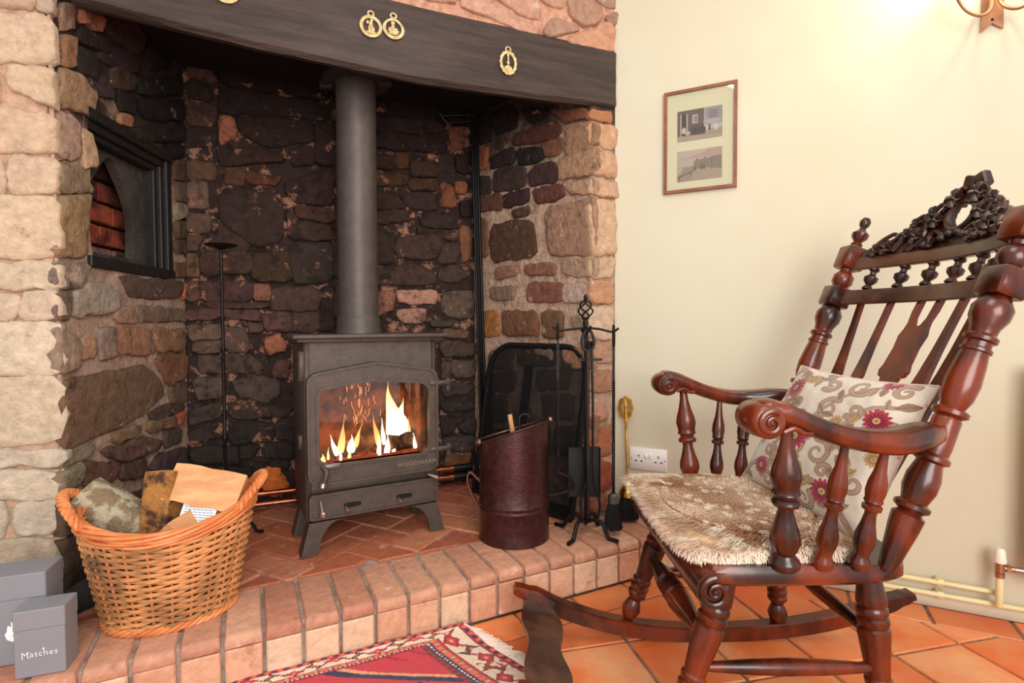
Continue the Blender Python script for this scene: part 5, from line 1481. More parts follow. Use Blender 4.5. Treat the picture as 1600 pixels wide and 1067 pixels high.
# ================================================================= horse brasses on the beam
bx3 = Vector((.7615, -.648, 0)).normalized(); bn3 = Vector((-.648, -.7615, 0)).normalized(); BM3 = frame(bx3, up, bn3)
def brass(px, pz, w, h, kind, label):
    c = Vector((px[0], px[1], pz)) + bn3 * .0165; t = thing('horse_brass', c, label, 'horse brass')
    N_ = 44; A = [2 * math.pi * i / N_ for i in range(N_)]
    if kind == 'pear': O = [(w * math.cos(a) * (1 - .22 * max(0, math.sin(a)) ** 1.5), h * (math.sin(a) - .12)) for a in A]
    elif kind == 'round': O = [(w * math.cos(a), h * math.sin(a)) for a in A]
    else: O = [(w * math.cos(a) * (1 + .05 * math.cos(14 * a)), h * math.sin(a) * (1 + .04 * math.cos(14 * a))) for a in A]
    I = [(w * .72 * math.cos(a), h * .72 * math.sin(a) - (.1 * h if kind == 'pear' else 0)) for a in A]
    mb = MB(); mb.ringplate(O, I, .004, BM3, c); mb.build('ring', M_hb, t)
    mb = MB(); y0 = h * (.86 if kind != 'pear' else .80)
    lo = [(.010 * math.cos(a) * 1.15, y0 + .010 + .010 * math.sin(a)) for a in A]; li = [(.0065 * math.cos(a), y0 + .0105 + .0055 * math.sin(a)) for a in A]
    mb.ringplate(lo, li, .004, BM3, c); mb.build('hanger_loop', M_hb, t)
    mb = MB()
    def bl_(x, y, rx, ry, z=.004):
        mb.prism([(x + rx * math.cos(a), y + ry * math.sin(a)) for a in A[::4]], z, BM3, c, bev=.001)
    if kind == 'round':
        bl_(.0, .004, .006, .014, .005); bl_(.002, .018, .005, .005, .006); bl_(-.004, -.008, .005, .012, .005); bl_(.006, -.010, .006, .010, .005); bl_(0, -.018, .015, .005); bl_(-.010, .012, .004, .006)
    elif kind == 'pear':
        bl_(-.002, .000, .006, .012, .005); bl_(-.002, .012, .007, .006, .006); bl_(-.010, -.006, .006, .005); bl_(.008, -.006, .006, .005); bl_(0, -.018, .016, .006); mb.box(c + BM3 @ Vector((0, -.012, .002)), (.036, .004, .003), BM3)
    else:
        mb.box(c + BM3 @ Vector((0, .010, .002)), (.004, h * 1.15, .003), BM3); bl_(0, -.022, .016, .012, .005); bl_(0, .0, .006, .004); bl_(0, h * .62, .005, .006)
    mb.build('figure', M_hb, t)
M_hb = mat('pale_brass', 'e0cc9c', .45, metal=.25, col2='c0a468', nscale=60, bump=1, bscale=200)
brass((-1.03, 1.450), 1.878, .040, .042, 'round', 'round horse brass partly cut off at the top left of the beam')
brass((-.717, 1.183), 1.858, .0355, .0345, 'round', 'round horse brass, left of the touching pair on the beam')
brass((-.662, 1.136), 1.870, .0355, .0335, 'pear', 'pear shaped horse brass, right of the touching pair on the beam')
brass((-.352, .873), 1.834, .0330, .0430, 'scallop', 'oval openwork horse brass alone near the right end of the beam')

# ================================================================= rug
K = Vector((-.778, .805, 0)); rl = Vector((-.779, .627, 0)).normalized(); re = Vector((-.30, -.954, 0)).normalized()
RU, RV = .62, 1.15; nu, nv = 250, 440
U, V = np.meshgrid(np.linspace(0, RU, nu), np.linspace(0, RV, nv))
d = np.minimum(V, U * 3.2)                                     # distance from the nearest edge
along = np.where(V < U * 3.2, U, V)
rc = np.zeros(U.shape + (3,))
def setc(m, c, al=1.):
    rc[m] = rc[m] * (1 - al) + np.array(H(c)[:3]) * al
RED, DRED, CRM, NAVY, ORG, BRN = 'c8303f', '9c1f30', 'e6cdb4', '2e2748', 'd9754a', '5a3a2a'
setc(np.ones_like(U, bool), RED)
tri = lambda x, p: np.abs(((x / p) % 1) - .5) * 2
b0 = d < .022; setc(b0, RED); setc(b0 & (tri(along, .03) > .62) & (np.abs(d - .011) < .007), NAVY); setc(b0 & (tri(along + .015, .03) > .7) & (np.abs(d - .011) < .006), ORG)
b1 = (d >= .022) & (d < .10); setc(b1, CRM)
x = (along / .105) % 1; y = (d - .061) / .039; sd = np.where((along / .105).astype(int) % 2 == 0, 1, -1)
zig = np.abs(y - sd * (1 - 4 * np.abs(x - .5)) * .8)
setc(b1 & (zig < .16), NAVY); setc(b1 & (zig < .09), RED)
setc(b1 & (np.abs(x - .5) * 2.2 + np.abs(y - sd * .35) < .62), DRED); setc(b1 & (np.abs(x - .5) * 2.2 + np.abs(y - sd * .35) < .40), RED); setc(b1 & (np.abs(x - .5) * 2.2 + np.abs(y - sd * .35) < .16), 'e8a070')
setc(b1 & ((np.abs(((x + .5) % 1) - .5) * 2.4 + np.abs(y + sd * .3)) < .55), BRN); setc(b1 & ((np.abs(((x + .5) % 1) - .5) * 2.4 + np.abs(y + sd * .3)) < .22), ORG)
setc((d >= .018) & (d < .024), DRED); setc((d >= .098) & (d < .104), DRED)
b2 = (d >= .104) & (d < .128); setc(b2, RED); setc(b2 & (tri(along, .034) > .55) & (np.abs(d - .116) < .008), ORG); setc(b2 & (tri(along + .017, .034) > .72) & (np.abs(d - .116) < .006), 'b9a878')
b3 = (d >= .128) & (d < .142); setc(b3, NAVY); setc(b3 & (tri(along, .0115) > .5) & (np.abs(d - .135) < .0035), 'f0d8c8')
b4 = (d >= .142) & (d < .158); setc(b4, DRED); setc(b4 & (tri(along, .02) > .6), BRN)
fld = d >= .158
cx_, cy_ = RU * .5, RV * .5
du, dv = np.abs(U - cx_), np.abs(V - .56)
hexd = np.maximum(dv, dv * .55 + du * 1.0)
corner = fld & (dv * .7 + du > .47); setc(corner & (tri(U + V, .06) > .8), DRED)
for r0, r1, c_ in ((.385, .40, 'e8a070'), (.36, .385, NAVY), (.25, .262, CRM), (.235, .25, NAVY), (.14, .16, CRM), (.10, .14, NAVY), (.05, .08, ORG)):
    q = dv * .7 + du; setc(fld & (q > r0) & (q < r1), c_)
for (u0, v0) in [(.20, .26), (.26, .32), (.33, .27), (.40, .34), (.22, .42), (.30, .38), (.45, .25), (.25, .53), (.36, .46), (.45, .46), (.22, .66), (.31, .74), (.40, .68), (.19, .80), (.27, .90), (.2, .98)]:
    q = np.maximum(np.abs(U - u0), np.abs(V - v0)); setc(fld & (q < .021), NAVY); setc(fld & (q < .014), RED); setc(fld & (q < .008), ORG)
    setc(fld & (np.abs(U - u0 - .03) < .006) & (np.abs(V - v0) < .012), 'a39a60')
rs = np.random.RandomState(5); rc *= (1 + .28 * (rs.rand(*U.shape, 1) - .5)); rc *= (1 + .12 * (np.sin(V * 900)[..., None] * .5))
mb = MB()
for j in range(nv):
    for i in range(nu):
        u_, v_ = U[j, i], V[j, i]
        p = K + rl * v_ + re * u_
        p.z = .006 + .022 * max(0, 1 - u_ / .09) ** 1.5 + .004 * noise.noise(Vector((u_ * 7, v_ * 7, 0))) + .0015 * noise.noise(Vector((u_ * 90, v_ * 90, 3)))
        mb.v.append(p)
mb.f = [(j * nu + i, j * nu + i + 1, (j + 1) * nu + i + 1, (j + 1) * nu + i) for j in range(nv - 1) for i in range(nu - 1)]; mb.m = [0] * len(mb.f)
M_rug = mat_attr('rug_wool', .95, .6, 500, .1, .3)
rug = mb.build('patterned_rug', M_rug, None, smooth=True, fix=True, label='red patterned wool rug with cream fringe lying along the hearth step', cat='rug'); vcol(rug, rc.reshape(-1, 3))
mb = MB(); mb.prism([tuple((K + rl * v_ + re * u_)[:2]) for u_, v_ in ((0, 0), (RU, 0), (RU, RV), (0, RV))][::-1], .003, c=(0, 0, .0005)); mb.build('backing', mat('rug_backing', 'b04a48', .95), rug, smooth=False)
mb = MB()
for i in range(900):
    u_ = RU * random.random(); p0 = K + re * u_ + rl * random.uniform(0, .006); p0.z = .007 + .022 * max(0, 1 - u_ / .09) ** 1.5; ln = random.uniform(.025, .048); a = random.gauss(0, .3)
    dd = (-rl * math.cos(a) + re * math.sin(a)); p1 = p0 + dd * ln * .5; p1.z = .008; p2 = p0 + dd * ln + re * random.gauss(0, .004); p2.z = .003
    mb.tube([p0, p1, p2], .0013, 3, cap=False)
mb.build('fringe', mat('cream_fringe', 'efd9cb', .9), rug, fix=False, kind='stuff')

# ================================================================= rocking chair
cy_a = math.radians(117)
KS = 1.026
CO = Vector((-.635, -.041, 0)); cfw = Vector((math.cos(cy_a), math.sin(cy_a), 0)); clf = Vector((-math.sin(cy_a), math.cos(cy_a), 0))
def cp(x, y, z):   # chair coordinates: x forward, y to the sitter's left (towards the camera), z up
    return CO + cfw * (x * KS) + clf * (y * KS) + Vector((0, 0, z * KS - .0233))
CMx = frame(cfw, clf, up)
M_wood = mat('dark_mahogany', '70290c', .28, col2='2a0e07', nscale=9, ndetail=6, stretch=(1, 1, .5), ramp=(.35, .65), coat=.25, spec=.45, bump=.12, bscale=60)
M_wood2 = mat('dull_brown_wood', '5c3a26', .36, col2='35170f', nscale=8, coat=.2)
M_carve = mat('carved_dark_wood', '3c1a10', .36, col2='241009', nscale=14, coat=.2, col3='7a3a22', n3=22, t3=(.6, .72))
chair = thing('rocking_chair', CO, 'dark carved wooden rocking chair with turned spindles, facing the stove', 'rocking chair')
# seat
so_ = [(-.118, -.19), (-.100, -.235), (-.03, -.257), (.10, -.26), (.285, -.262), (.305, -.24), (.305, .24), (.285, .262), (.10, .262), (-.03, .260), (-.100, .240), (-.120, .19), (-.126, 0)]
so_ = [(p.x, p.y) for p in resample([(a, b, 0) for a, b in chaikin(so_, 1)], 60)]
def seat_rings():
    out = []
    for k, z in ((.955, .398), (1.0, .408), (1.0, .428), (.975, .438), (.6, .434), (.2, .432)):
        out.append([cp(.10 + (a - .10) * k, b * k, z) for a, b in so_])
    return out
R = seat_rings(); mb = MB(); n = 60; vs = [p for r in R for p in r]
fs = [(k * n + i, k * n + (i + 1) % n, (k + 1) * n + (i + 1) % n, (k + 1) * n + i) for k in range(5) for i in range(n)] + [tuple(range(n - 1, -1, -1)), tuple(5 * n + i for i in range(n))]
mb.add(vs, fs); seat = mb.build('seat', M_wood, chair, smooth=.6)
# rolled front edge, hanging down with a volute at each end
mb = MB(); prof = []
for k in range(15):
    a = math.radians(95 - k * 18); prof.append((.285 + .034 * math.cos(a), .396 + .036 * math.sin(a)))
vs = []; m_ = len(prof)
for yy in (-.262, .262):
    vs += [cp(a, yy, z) for a, z in prof]
fs = [(i, (i + 1) % m_, m_ + (i + 1) % m_, m_ + i) for i in range(m_)] + [tuple(range(m_)), tuple(range(2 * m_ - 1, m_ - 1, -1))]
mb.add(vs, fs); mb.build('rolled_front', M_wood, chair, smooth=.6)
def volute(c, r, y, sgn, name, rot=0., turns=1.6, par=None):
    mb = MB(); N_ = 26; pts = []
    for i in range(N_ + 1):
        t = i / N_; a = rot + sgn * 2 * math.pi * turns * t; q = r * (1 - .82 * t); pts.append(cp(c[0] + q * math.cos(a), y, c[1] + q * math.sin(a)))
    mb.tube(pts, [.0065 * (1 - .35 * i / N_) for i in range(N_ + 1)], 8); mb.lathe([(0, .004), (.6, .006), (1, .002)], cp(c[0], y - .003 * (1 if y > 0 else -1), c[1]), cp(c[0], y + .006 * (1 if y > 0 else -1), c[1]), 10)
    return mb.build(name, M_wood, par or chair)
for y in (-.263, .263): volute((.283, .392), .030, y, -1, 'volute', 1.6)
# arms
arm_prof = [  # x, z centre, half thickness, half width
    (.232, .722, .020, .034), (.215, .738, .024, .036), (.185, .738, .022, .037), (.150, .724, .021, .037), (.110, .708, .020, .036), (.070, .695, .020, .035), (.030, .686, .021, .034), (-.010, .682, .022, .034), (-.050, .683, .023, .034), (-.090, .688, .023, .032), (-.120, .691, .021, .026), (-.138, .692, .018, .020)]
for sg in (-1, 1):
    mb = MB(); P = smooth_path([(a[0], a[1], 0) for a in arm_prof], 3); hT = smooth_path([(a[2], a[3], 0) for a in arm_prof], 3)
    vs = []; sec = 12
    for p, h in zip(P, hT):
        yc = sg * (.288 + .006 * math.sin((p.x + .15) * 8) - .030 * max(0, min(1, (-.02 - p.x) / .12)))
        for k in range(sec):
            a = 2 * math.pi * k / sec; ca, sa = math.cos(a), math.sin(a)
            sy = math.copysign(abs(ca) ** .55, ca) * h.y; sz = math.copysign(abs(sa) ** .7, sa) * h.x
            vs.append(cp(p.x, yc + sy, p.y + sz + .004 * (sy / .035) ** 2))
    m_ = len(P); fs = [(i * sec + k, i * sec + (k + 1) % sec, (i + 1) * sec + (k + 1) % sec, (i + 1) * sec + k) for i in range(m_ - 1) for k in range(sec)] + [tuple(range(sec - 1, -1, -1)), tuple((m_ - 1) * sec + k for k in range(sec))]
    mb.add(vs, fs)
    mb.lathe([(0, .026), (.06, .031), (.5, .0335), (.94, .031), (1, .026)], cp(.215, sg * .288 - .040, .726), cp(.215, sg * .288 + .040, .726), 24)
    arm = mb.build('armrest', M_wood, chair, smooth=.9)
    for q in (-1, 1): volute((.213, .724), .023, sg * .288 + q * .040, -1, 'volute', 2.2, 1.5, arm)
    for q in (-1, 1):
        mb = MB(); mb.tube(smooth_path([cp(.19, sg * .288 + q * .037, .708), cp(.172, sg * .288 + q * .038, .715), cp(.155, sg * .288 + q * .038, .706), cp(.14, sg * .288 + q * .037, .705)], 3), .005, 8); mb.build('carved_leaf', M_wood, arm)
# turned profiles (t from bottom to top)
def post_prof(R):
    return [(0, .8 * R), (.02, .98 * R), (.05, R), (.075, .86 * R), (.09, .70 * R), (.11, .62 * R), (.14, .80 * R), (.20, .98 * R), (.26, .93 * R), (.34, .68 * R), (.42, .50 * R), (.455, .52 * R), (.462, .84 * R), (.485, .92 * R), (.505, .80 * R), (.515, .66 * R), (.535, .70 * R), (.55, .92 * R), (.57, .84 * R), (.60, .86 * R), (.66, .99 * R), (.72, .90 * R), (.80, .64 * R), (.90, .42 * R), (1, .36 * R)]
def spin_prof(R):
    return [(0, .8 * R), (.03, R), (.07, .96 * R), (.10, .70 * R), (.14, .72 * R), (.22, .98 * R), (.28, .96 * R), (.38, .66 * R), (.46, .52 * R), (.49, .55 * R), (.50, .86 * R), (.53, .90 * R), (.545, .66 * R), (.57, .86 * R), (.59, .78 * R), (.65, .92 * R), (.72, .86 * R), (.82, .56 * R), (.92, .42 * R), (1, .38 * R)]
for sg in (-1, 1):
    mb = MB(); mb.lathe(post_prof(.0285), cp(.147, sg * .252, .434), cp(.162, sg * .283, .708), 20); mb.build('arm_post', M_wood, chair)
    mb = MB(); mb.lathe(spin_prof(.0195), cp(.077, sg * .254, .434), cp(.055, sg * .284, .675), 16); mb.build('arm_spindle', M_wood, chair)
    mb = MB(); mb.lathe(spin_prof(.0195), cp(.008, sg * .254, .434), cp(-.020, sg * .284, .668), 16); mb.build('arm_spindle', M_wood, chair)
# back posts with square blocks
def bx_(z): return -.052 - (z - .435) * .388
def by_(z): return .250 + .004 * (z - .435)
for sg in (-1, 1):
    q = lambda z: cp(bx_(z), sg * by_(z), z)
    prof = [(.43, .017), (.45, .021), (.48, .025), (.52, .031), (.545, .033), (.552, .023), (.560, .036), (.568, .036), (.574, .026), (.60, .034), (.625, .034), (.655, .026), (.66, .036), (.668, .036), (.674, .029), (.69, .030), (.745, .028), (.750, .025), (.756, .036), (.764, .036), (.770, .024), (.79, .032), (.82, .035), (.86, .031), (.884, .027), (.886, .031), (.892, .031), (.895, .026), (.905, .026), (.908, .033), (.915, .034), (.922, .026), (.935, .028), (.955, .038), (.975, .039), (.990, .030), (1.0, .024)]
    Z = [(z - .43) / (1.0 - .43) for z, _ in prof]
    # compress so that the top bulb sits right under the lower block
    prof2 = [(t, r * .86) for t, (_, r) in zip(Z, prof)]
    mb = MB(); mb.lathe(prof2, q(.428), q(.948), 22)
    bm_ = frame(clf, (cfw + up * 0 - Vector((0, 0, 0))), up)
    axis = (q(1.1) - q(.5)).normalized(); BMx = frame(clf, (axis.cross(clf)).normalized(), axis)
    mb.lathe([(0, .018), (.25, .027), (.6, .027), (.85, .016), (1, .018)], q(1.0), q(1.050), 18)
    mb.box(q(.972), (.060, .058, .056), BMx, bev=.004); mb.box(q(1.080), (.058, .056, .064), BMx, bev=.004)
    mb.build('back_post', M_wood, chair, smooth=.7)
    mb = MB(); mb.lathe([(0, .012), (.12, .016), (.2, .010), (.34, .021), (.46, .022), (.58, .010), (.66, .008), (.74, .013), (.86, .0145), (.97, .009), (1, .002)], q(1.110), q(1.196), 16); mb.build('finial', M_wood, chair)
# curved rails
BOW = .078
def rp(y, z, e=0.): return cp(bx_(z) - BOW * (1 - (y / .25) ** 2) + e, y, z)
def rail(z0, z1, th, name, y0=-.235, y1=.235):
    mb = MB(); n = 24; vs = []
    for i in range(n + 1):
        y = y0 + (y1 - y0) * i / n
        for z, e in ((z0, th), (z0 + .004, th + .003), (z1 - .004, th + .003), (z1, th), (z1, -th), (z0, -th)): vs.append(rp(y, z, e))
    m_ = 6; fs = [(i * m_ + k, i * m_ + (k + 1) % m_, (i + 1) * m_ + (k + 1) % m_, (i + 1) * m_ + k) for i in range(n) for k in range(m_)] + [tuple(range(m_)), tuple(n * m_ + k for k in range(m_))]
    mb.add(vs, fs); return mb.build(name, M_wood2, chair, smooth=.6)
rail(.950, .990, .011, 'lower_rail'); rail(1.046, 1.080, .011, 'upper_rail')
for i in range(6):
    y = -.185 + i * .074; mb = MB(); mb.lathe([(0, .014), (.1, .012), (.2, .007), (.38, .0165), (.55, .0175), (.68, .008), (.82, .0075), (.9, .013), (1, .012)], rp(y, .990), rp(y, 1.046), 14); mb.build('ball_spindle', M_carve, chair)
def flatspin(y, yb, name='back_spindle'):
    zz = [(.955, .0075), (.90, .008), (.84, .010), (.79, .014), (.765, .0175), (.755, .0135), (.70, .0135), (.60, .012), (.44, .010)]
    mb = MB(); vs = []
    for z, w_ in zz:
        t = (.955 - z) / (.955 - .44); yy = y + (yb - y) * t; b = cp(bx_(z) - BOW * (1 - (yy / .25) ** 2) * (1 - t) - .01 * t, yy, z)
        for a, e in ((-1, 1), (1, 1), (1, -1), (-1, -1)): vs.append(b + clf * a * w_ + cfw * e * .006)
    n = len(zz); fs = [(i * 4 + k, i * 4 + (k + 1) % 4, (i + 1) * 4 + (k + 1) % 4, (i + 1) * 4 + k) for i in range(n - 1) for k in range(4)] + [(3, 2, 1, 0), tuple((n - 1) * 4 + k for k in range(4))]
    mb.add(vs, fs); mb.build(name, M_wood, chair, smooth=False)
for y, yb in ((-.185, -.13), (-.110, -.085), (.110, .085), (.185, .13)): flatspin(y, yb)
# pierced centre splat: two prongs into a shield, then a forked foot
spl_o = [(-.047, .955), (-.047, .925), (-.040, .90), (-.043, .885), (-.052, .868), (-.046, .84), (-.050, .80), (-.058, .785), (-.050, .772), (-.034, .768), (-.030, .755), (-.040, .748), (-.040, .70), (-.034, .62), (-.03, .45)]
hole = [(-.028, .955), (-.026, .91), (-.014, .893), (0, .889)]
def splat_poly():
    L_ = spl_o + [(-.012, .45), (-.012, .70), (-.008, .738), (0, .742)]
    left = L_; top = hole[::-1]
    return left, top
L_, T_ = splat_poly()
mb = MB()
def sval(y, z):
    t = (.955 - z) / .515; return cp(bx_(z) - BOW * (1 - t) - .01 * t, y, z)
zs_ = sorted(set([p[1] for p in L_] + [p[1] for p in T_]), reverse=True)
oz = [p[1] for p in spl_o][::-1]; ox = [p[0] * .74 for p in spl_o][::-1]
for za, zb_ in zip(zs_, zs_[1:]):
    if za - zb_ < 1e-4: continue
    def inner_(z):
        if z >= .889: return np.interp(z, [.889, .893, .91, .955], [0, .012, .020, .022])
        if z <= .742: return np.interp(z, [.45, .70, .738, .742], [.012, .012, .008, 0.])
        return 0.
    for sg in (-1, 1):
        oa, ob = -np.interp(za, oz, ox), -np.interp(zb_, oz, ox); ia, ib = inner_(za - 1e-5), inner_(zb_ + 1e-5)
        vs = []
        for e in (.0065, -.0065):
            for y, z in ((ia * sg, za), (oa * sg, za), (ob * sg, zb_), (ib * sg, zb_)): vs.append(sval(y, z) + cfw * e)
        mb.add(vs, [(0, 1, 2, 3), (7, 6, 5, 4), (1, 5, 6, 2), (0, 3, 7, 4)])
mb.build('back_splat', M_wood, chair, smooth=False)

# carved crest
crest = thing('crest_tmp', CO, None, None)
bpy.data.objects.remove(crest)
mb = MB()
def kp(y, h, e=0.):   # y across, h above the upper rail
    return rp(y, 1.078 + h, e)
half = [(0, .150), (.018, .156), (.030, .140), (.045, .128), (.062, .118), (.075, .100), (.092, .088), (.106, .094), (.118, .080), (.122, .060), (.14, .050), (.155, .058), (.172, .048), (.178, .028), (.20, .034), (.222, .030)]
def crest_top(y):
    y = abs(y); return float(np.interp(y, [p[0] for p in half], [p[1] for p in half])) - .008
n = 120; hy, hh_, hw_, hcy = .0, .075, .034, .030
vs = []; fs = []; nr_ = 14
for i in range(n + 1):
    y = -.222 + .444 * i / n; tp = crest_top(y)
    for k in range(nr_ + 1):
        h = tp * k / nr_
        rel = noise.noise(Vector((y * 60, h * 60, 1))) * .003
        vs.append((y, h, .007 + rel))
def in_hole(y, h): return (y / .034) ** 2 + ((h - .073) / .030) ** 2 < 1 or any(((abs(y) - a) / r1) ** 2 + ((h - b) / r2) ** 2 < 1 for a, b, r1, r2 in ((.062, .022, .008, .007), (.105, .020, .007, .006), (.098, .062, .009, .007), (.150, .030, .007, .006)))
gv = []
for side in (1, -1):
    for (y, h, e) in vs: gv.append(kp(y, h, e * side))
ncol = nr_ + 1; tot = len(vs)
cell = {}
for i in range(n):
    for k in range(nr_):
        a = i * ncol + k; ym = (vs[a][0] + vs[a + ncol][0]) / 2; hm = (vs[a][1] + vs[a + 1][1]) / 2
        cell[i, k] = not in_hole(ym, hm)
for (i, k), on in cell.items():
    if not on: continue
    a = i * ncol + k; b = a + ncol
    fs.append((a, b, b + 1, a + 1)); fs.append((tot + a, tot + a + 1, tot + b + 1, tot + b))
    for (di, dk, e0, e1) in ((-1, 0, a, a + 1), (1, 0, b, b + 1), (0, -1, a, b), (0, 1, a + 1, b + 1)):
        if not cell.get((i + di, k + dk), False): fs.append((e0, e1, tot + e1, tot + e0))
mb.add(gv, fs); mb.build('crest', M_carve, chair, smooth=.9)
# frame round the oval opening, scrolls, leaves, blossoms and berries carved in relief
mb = MB(); mb.tube([kp(.037 * math.cos(a), .073 + .033 * math.sin(a), .010) for a in [2 * math.pi * i / 32 for i in range(32)]], .0085, 8, closed=True); mb.build('oval_frame', M_carve, chair)
def blossom(y, h, r, e=.014, pet=5):
    mb = MB(); c = kp(y, h, e); b = (kp(y, h + .01, e) - c).normalized(); nrm = clf.cross(b).normalized() * -1
    if nrm.dot(cfw) < 0: nrm = -nrm
    M = frame(clf, b, nrm)
    for k in range(pet):
        a = 2 * math.pi * k / pet + y * 40; dr = Vector((math.cos(a), math.sin(a), 0)); pr = Vector((-math.sin(a), math.cos(a), 0))
        vs = []
        for i, (rr, wd, hh) in enumerate(((.12, .14, .20), (.45, .40, .34), (.8, .52, .34), (1.06, .34, .22))):
            for j in (-1, -.5, 0, .5, 1): vs.append(c + M @ ((dr * rr + pr * wd * j) * r + Vector((0, 0, r * (hh + .18 * abs(j) - (.14 if j == 0 else 0))))))
        nb = len(vs)
        for v in list(vs): vs.append(v - M @ Vector((0, 0, r * .35)))
        fs = []
        for i in range(3):
            for j in range(4): a0 = i * 5 + j; fs += [(a0, a0 + 1, a0 + 6, a0 + 5), (nb + a0, nb + a0 + 5, nb + a0 + 6, nb + a0 + 1)]
        edge = [0, 1, 2, 3, 4, 9, 14, 19, 18, 17, 16, 15, 10, 5]
        fs += [(edge[i], edge[(i + 1) % 14], nb + edge[(i + 1) % 14], nb + edge[i]) for i in range(14)]
        mb.add(vs, fs)
    mb.lathe([(0, .1 * r), (.4, .26 * r), (1, .08 * r)], c + nrm * .1 * r, c + nrm * .65 * r, 8)
    mb.build('carved_blossom', M_carve, chair, smooth=.8)
def scroll(pts, r0, r1, e=.012):
    mb = MB(); P = smooth_path([(a, b, 0) for a, b in pts], 5); n_ = len(P)
    mb.tube([kp(p.x, p.y, e) for p in P], [r0 + (r1 - r0) * i / (n_ - 1) for i in range(n_)], 8); mb.build('carved_scroll', M_carve, chair)
for sg in (-1, 1):
    for y, h, r in ((.032, .118, .020), (.062, .072, .017), (.100, .040, .018), (.130, .048, .014), (.165, .020, .017), (.190, .016, .015), (.055, .018, .013), (.080, .098, .012), (.115, .076, .011)): blossom(sg * y, h, r * 1.15)
    scroll([(sg * .205, .008), (sg * .185, .040), (sg * .160, .056), (sg * .150, .046), (sg * .157, .038)], .007, .004)
    scroll([(sg * .150, .010), (sg * .128, .050), (sg * .118, .080), (sg * .100, .092), (sg * .092, .080), (sg * .100, .074)], .008, .004)
    scroll([(sg * .110, .006), (sg * .085, .040), (sg * .085, .085), (sg * .066, .112), (sg * .052, .104), (sg * .058, .094)], .008, .004)
    scroll([(sg * .05, .10), (sg * .04, .128), (sg * .022, .142), (sg * .010, .134)], .009, .005)
    scroll([(sg * .03, .030), (sg * .055, .045), (sg * .07, .03), (sg * .09, .012)], .007, .005)
    for y, h in ((.012, .032), (.030, .024), (.072, .014)):
        mb = MB(); c = kp(sg * y, h, .012); mb.lathe([(0, .002), (.2, .008), (.5, .0105), (.8, .008), (1, .002)], c - cfw * .010, c + cfw * .012, 10); mb.build('carved_berry', M_carve, chair)
mb = MB(); 
for sg in (-1, 1): mb.box(kp(sg * .016, .152, .004), (.030, .022, .036), frame((clf * 1 + up * .35 * sg).normalized(), cfw, (up - clf * .35 * sg).normalized()), bev=.004)
mb.build('crest_cap', M_carve, chair, smooth=.6)

# legs
def leg_prof(R):
    return [(0, .35 * R), (.03, .66 * R), (.09, .86 * R), (.15, .62 * R), (.17, .5 * R), (.19, .62 * R), (.21, .82 * R), (.235, .84 * R), (.25, .70 * R), (.265, .84 * R), (.29, .86 * R), (.305, .7 * R), (.32, .82 * R), (.345, .84 * R), (.36, .72 * R), (.45, .80 * R), (.60, .98 * R), (.64, .99 * R), (.655, .84 * R), (.67, .97 * R), (.70, .98 * R), (.715, .84 * R), (.73, .95 * R), (.76, .95 * R), (.775, .82 * R), (.79, .92 * R), (.82, .90 * R), (.90, .78 * R), (1, .66 * R)]
for sg in (-1, 1):
    mb = MB(); mb.lathe(leg_prof(.031), cp(.340, sg * .208, .082), cp(.225, sg * .185, .405), 20); mb.build('front_leg', M_wood, chair)
    mb = MB(); mb.lathe(leg_prof(.031), cp(-.082, sg * .208, .062), cp(-.060, sg * .185, .405), 20); mb.build('rear_leg', M_wood, chair)
# rockers
rk = [(.655, .172), (.60, .150), (.536, .118), (.483, .098), (.40, .072), (.304, .054), (.21, .044), (.124, .0415), (.03, .043), (-.056, .048), (-.15, .058), (-.237, .074), (-.33, .100), (-.417, .130), (-.455, .142)]
for sg in (-1, 1):
    P = smooth_path([(a, b, 0) for a, b in rk], 3); vs = []; n = len(P); mb = MB()
    for i, p in enumerate(P):
        t = (P[min(i + 1, n - 1)] - P[max(i - 1, 0)]).normalized(); nn = Vector((t.y, -t.x, 0)); nn = nn if nn.y > 0 else -nn
        th = .0195 * (1 if 2 < i < n - 4 else (.7 if i in (1, 2, n - 4, n - 3) else .45)); wd = .020
        for a, b in ((-1, -1), (-1, .8), (-.8, 1), (.8, 1), (1, .8), (1, -1)): vs.append(cp(p.x + nn.x * b * th, sg * .205 + a * wd, p.y + nn.y * b * th))
    fs = [(i * 6 + k, i * 6 + (k + 1) % 6, (i + 1) * 6 + (k + 1) % 6, (i + 1) * 6 + k) for i in range(n - 1) for k in range(6)] + [tuple(range(5, -1, -1)), tuple((n - 1) * 6 + k for k in range(6))]
    mb.add(vs, fs); mb.build('rocker', M_wood, chair, smooth=.5)
# shaped foot board joining the rocker tips
mb = MB(); vs = []; n = 20
for i in range(n + 1):
    t = i / n; y = -.222 + .444 * t; s_ = (t - .5) * 2
    w0 = .036 + .012 * math.sin(math.pi * t) - .010 * math.cos(4 * math.pi * t) * (1 - abs(s_) * .3)
    for a, z in ((-w0, .150), (w0, .122), (w0, .106), (-w0, .134)): vs.append(cp(.580 - a if False else .585 + a * -1, y, z + .0))
fs = [(i * 4 + k, i * 4 + (k + 1) % 4, (i + 1) * 4 + (k + 1) % 4, (i + 1) * 4 + k) for i in range(n) for k in range(4)] + [(3, 2, 1, 0), tuple(n * 4 + k for k in range(4))]
mb.add(vs, fs); mb.build('foot_board', M_wood2, chair, smooth=.6)
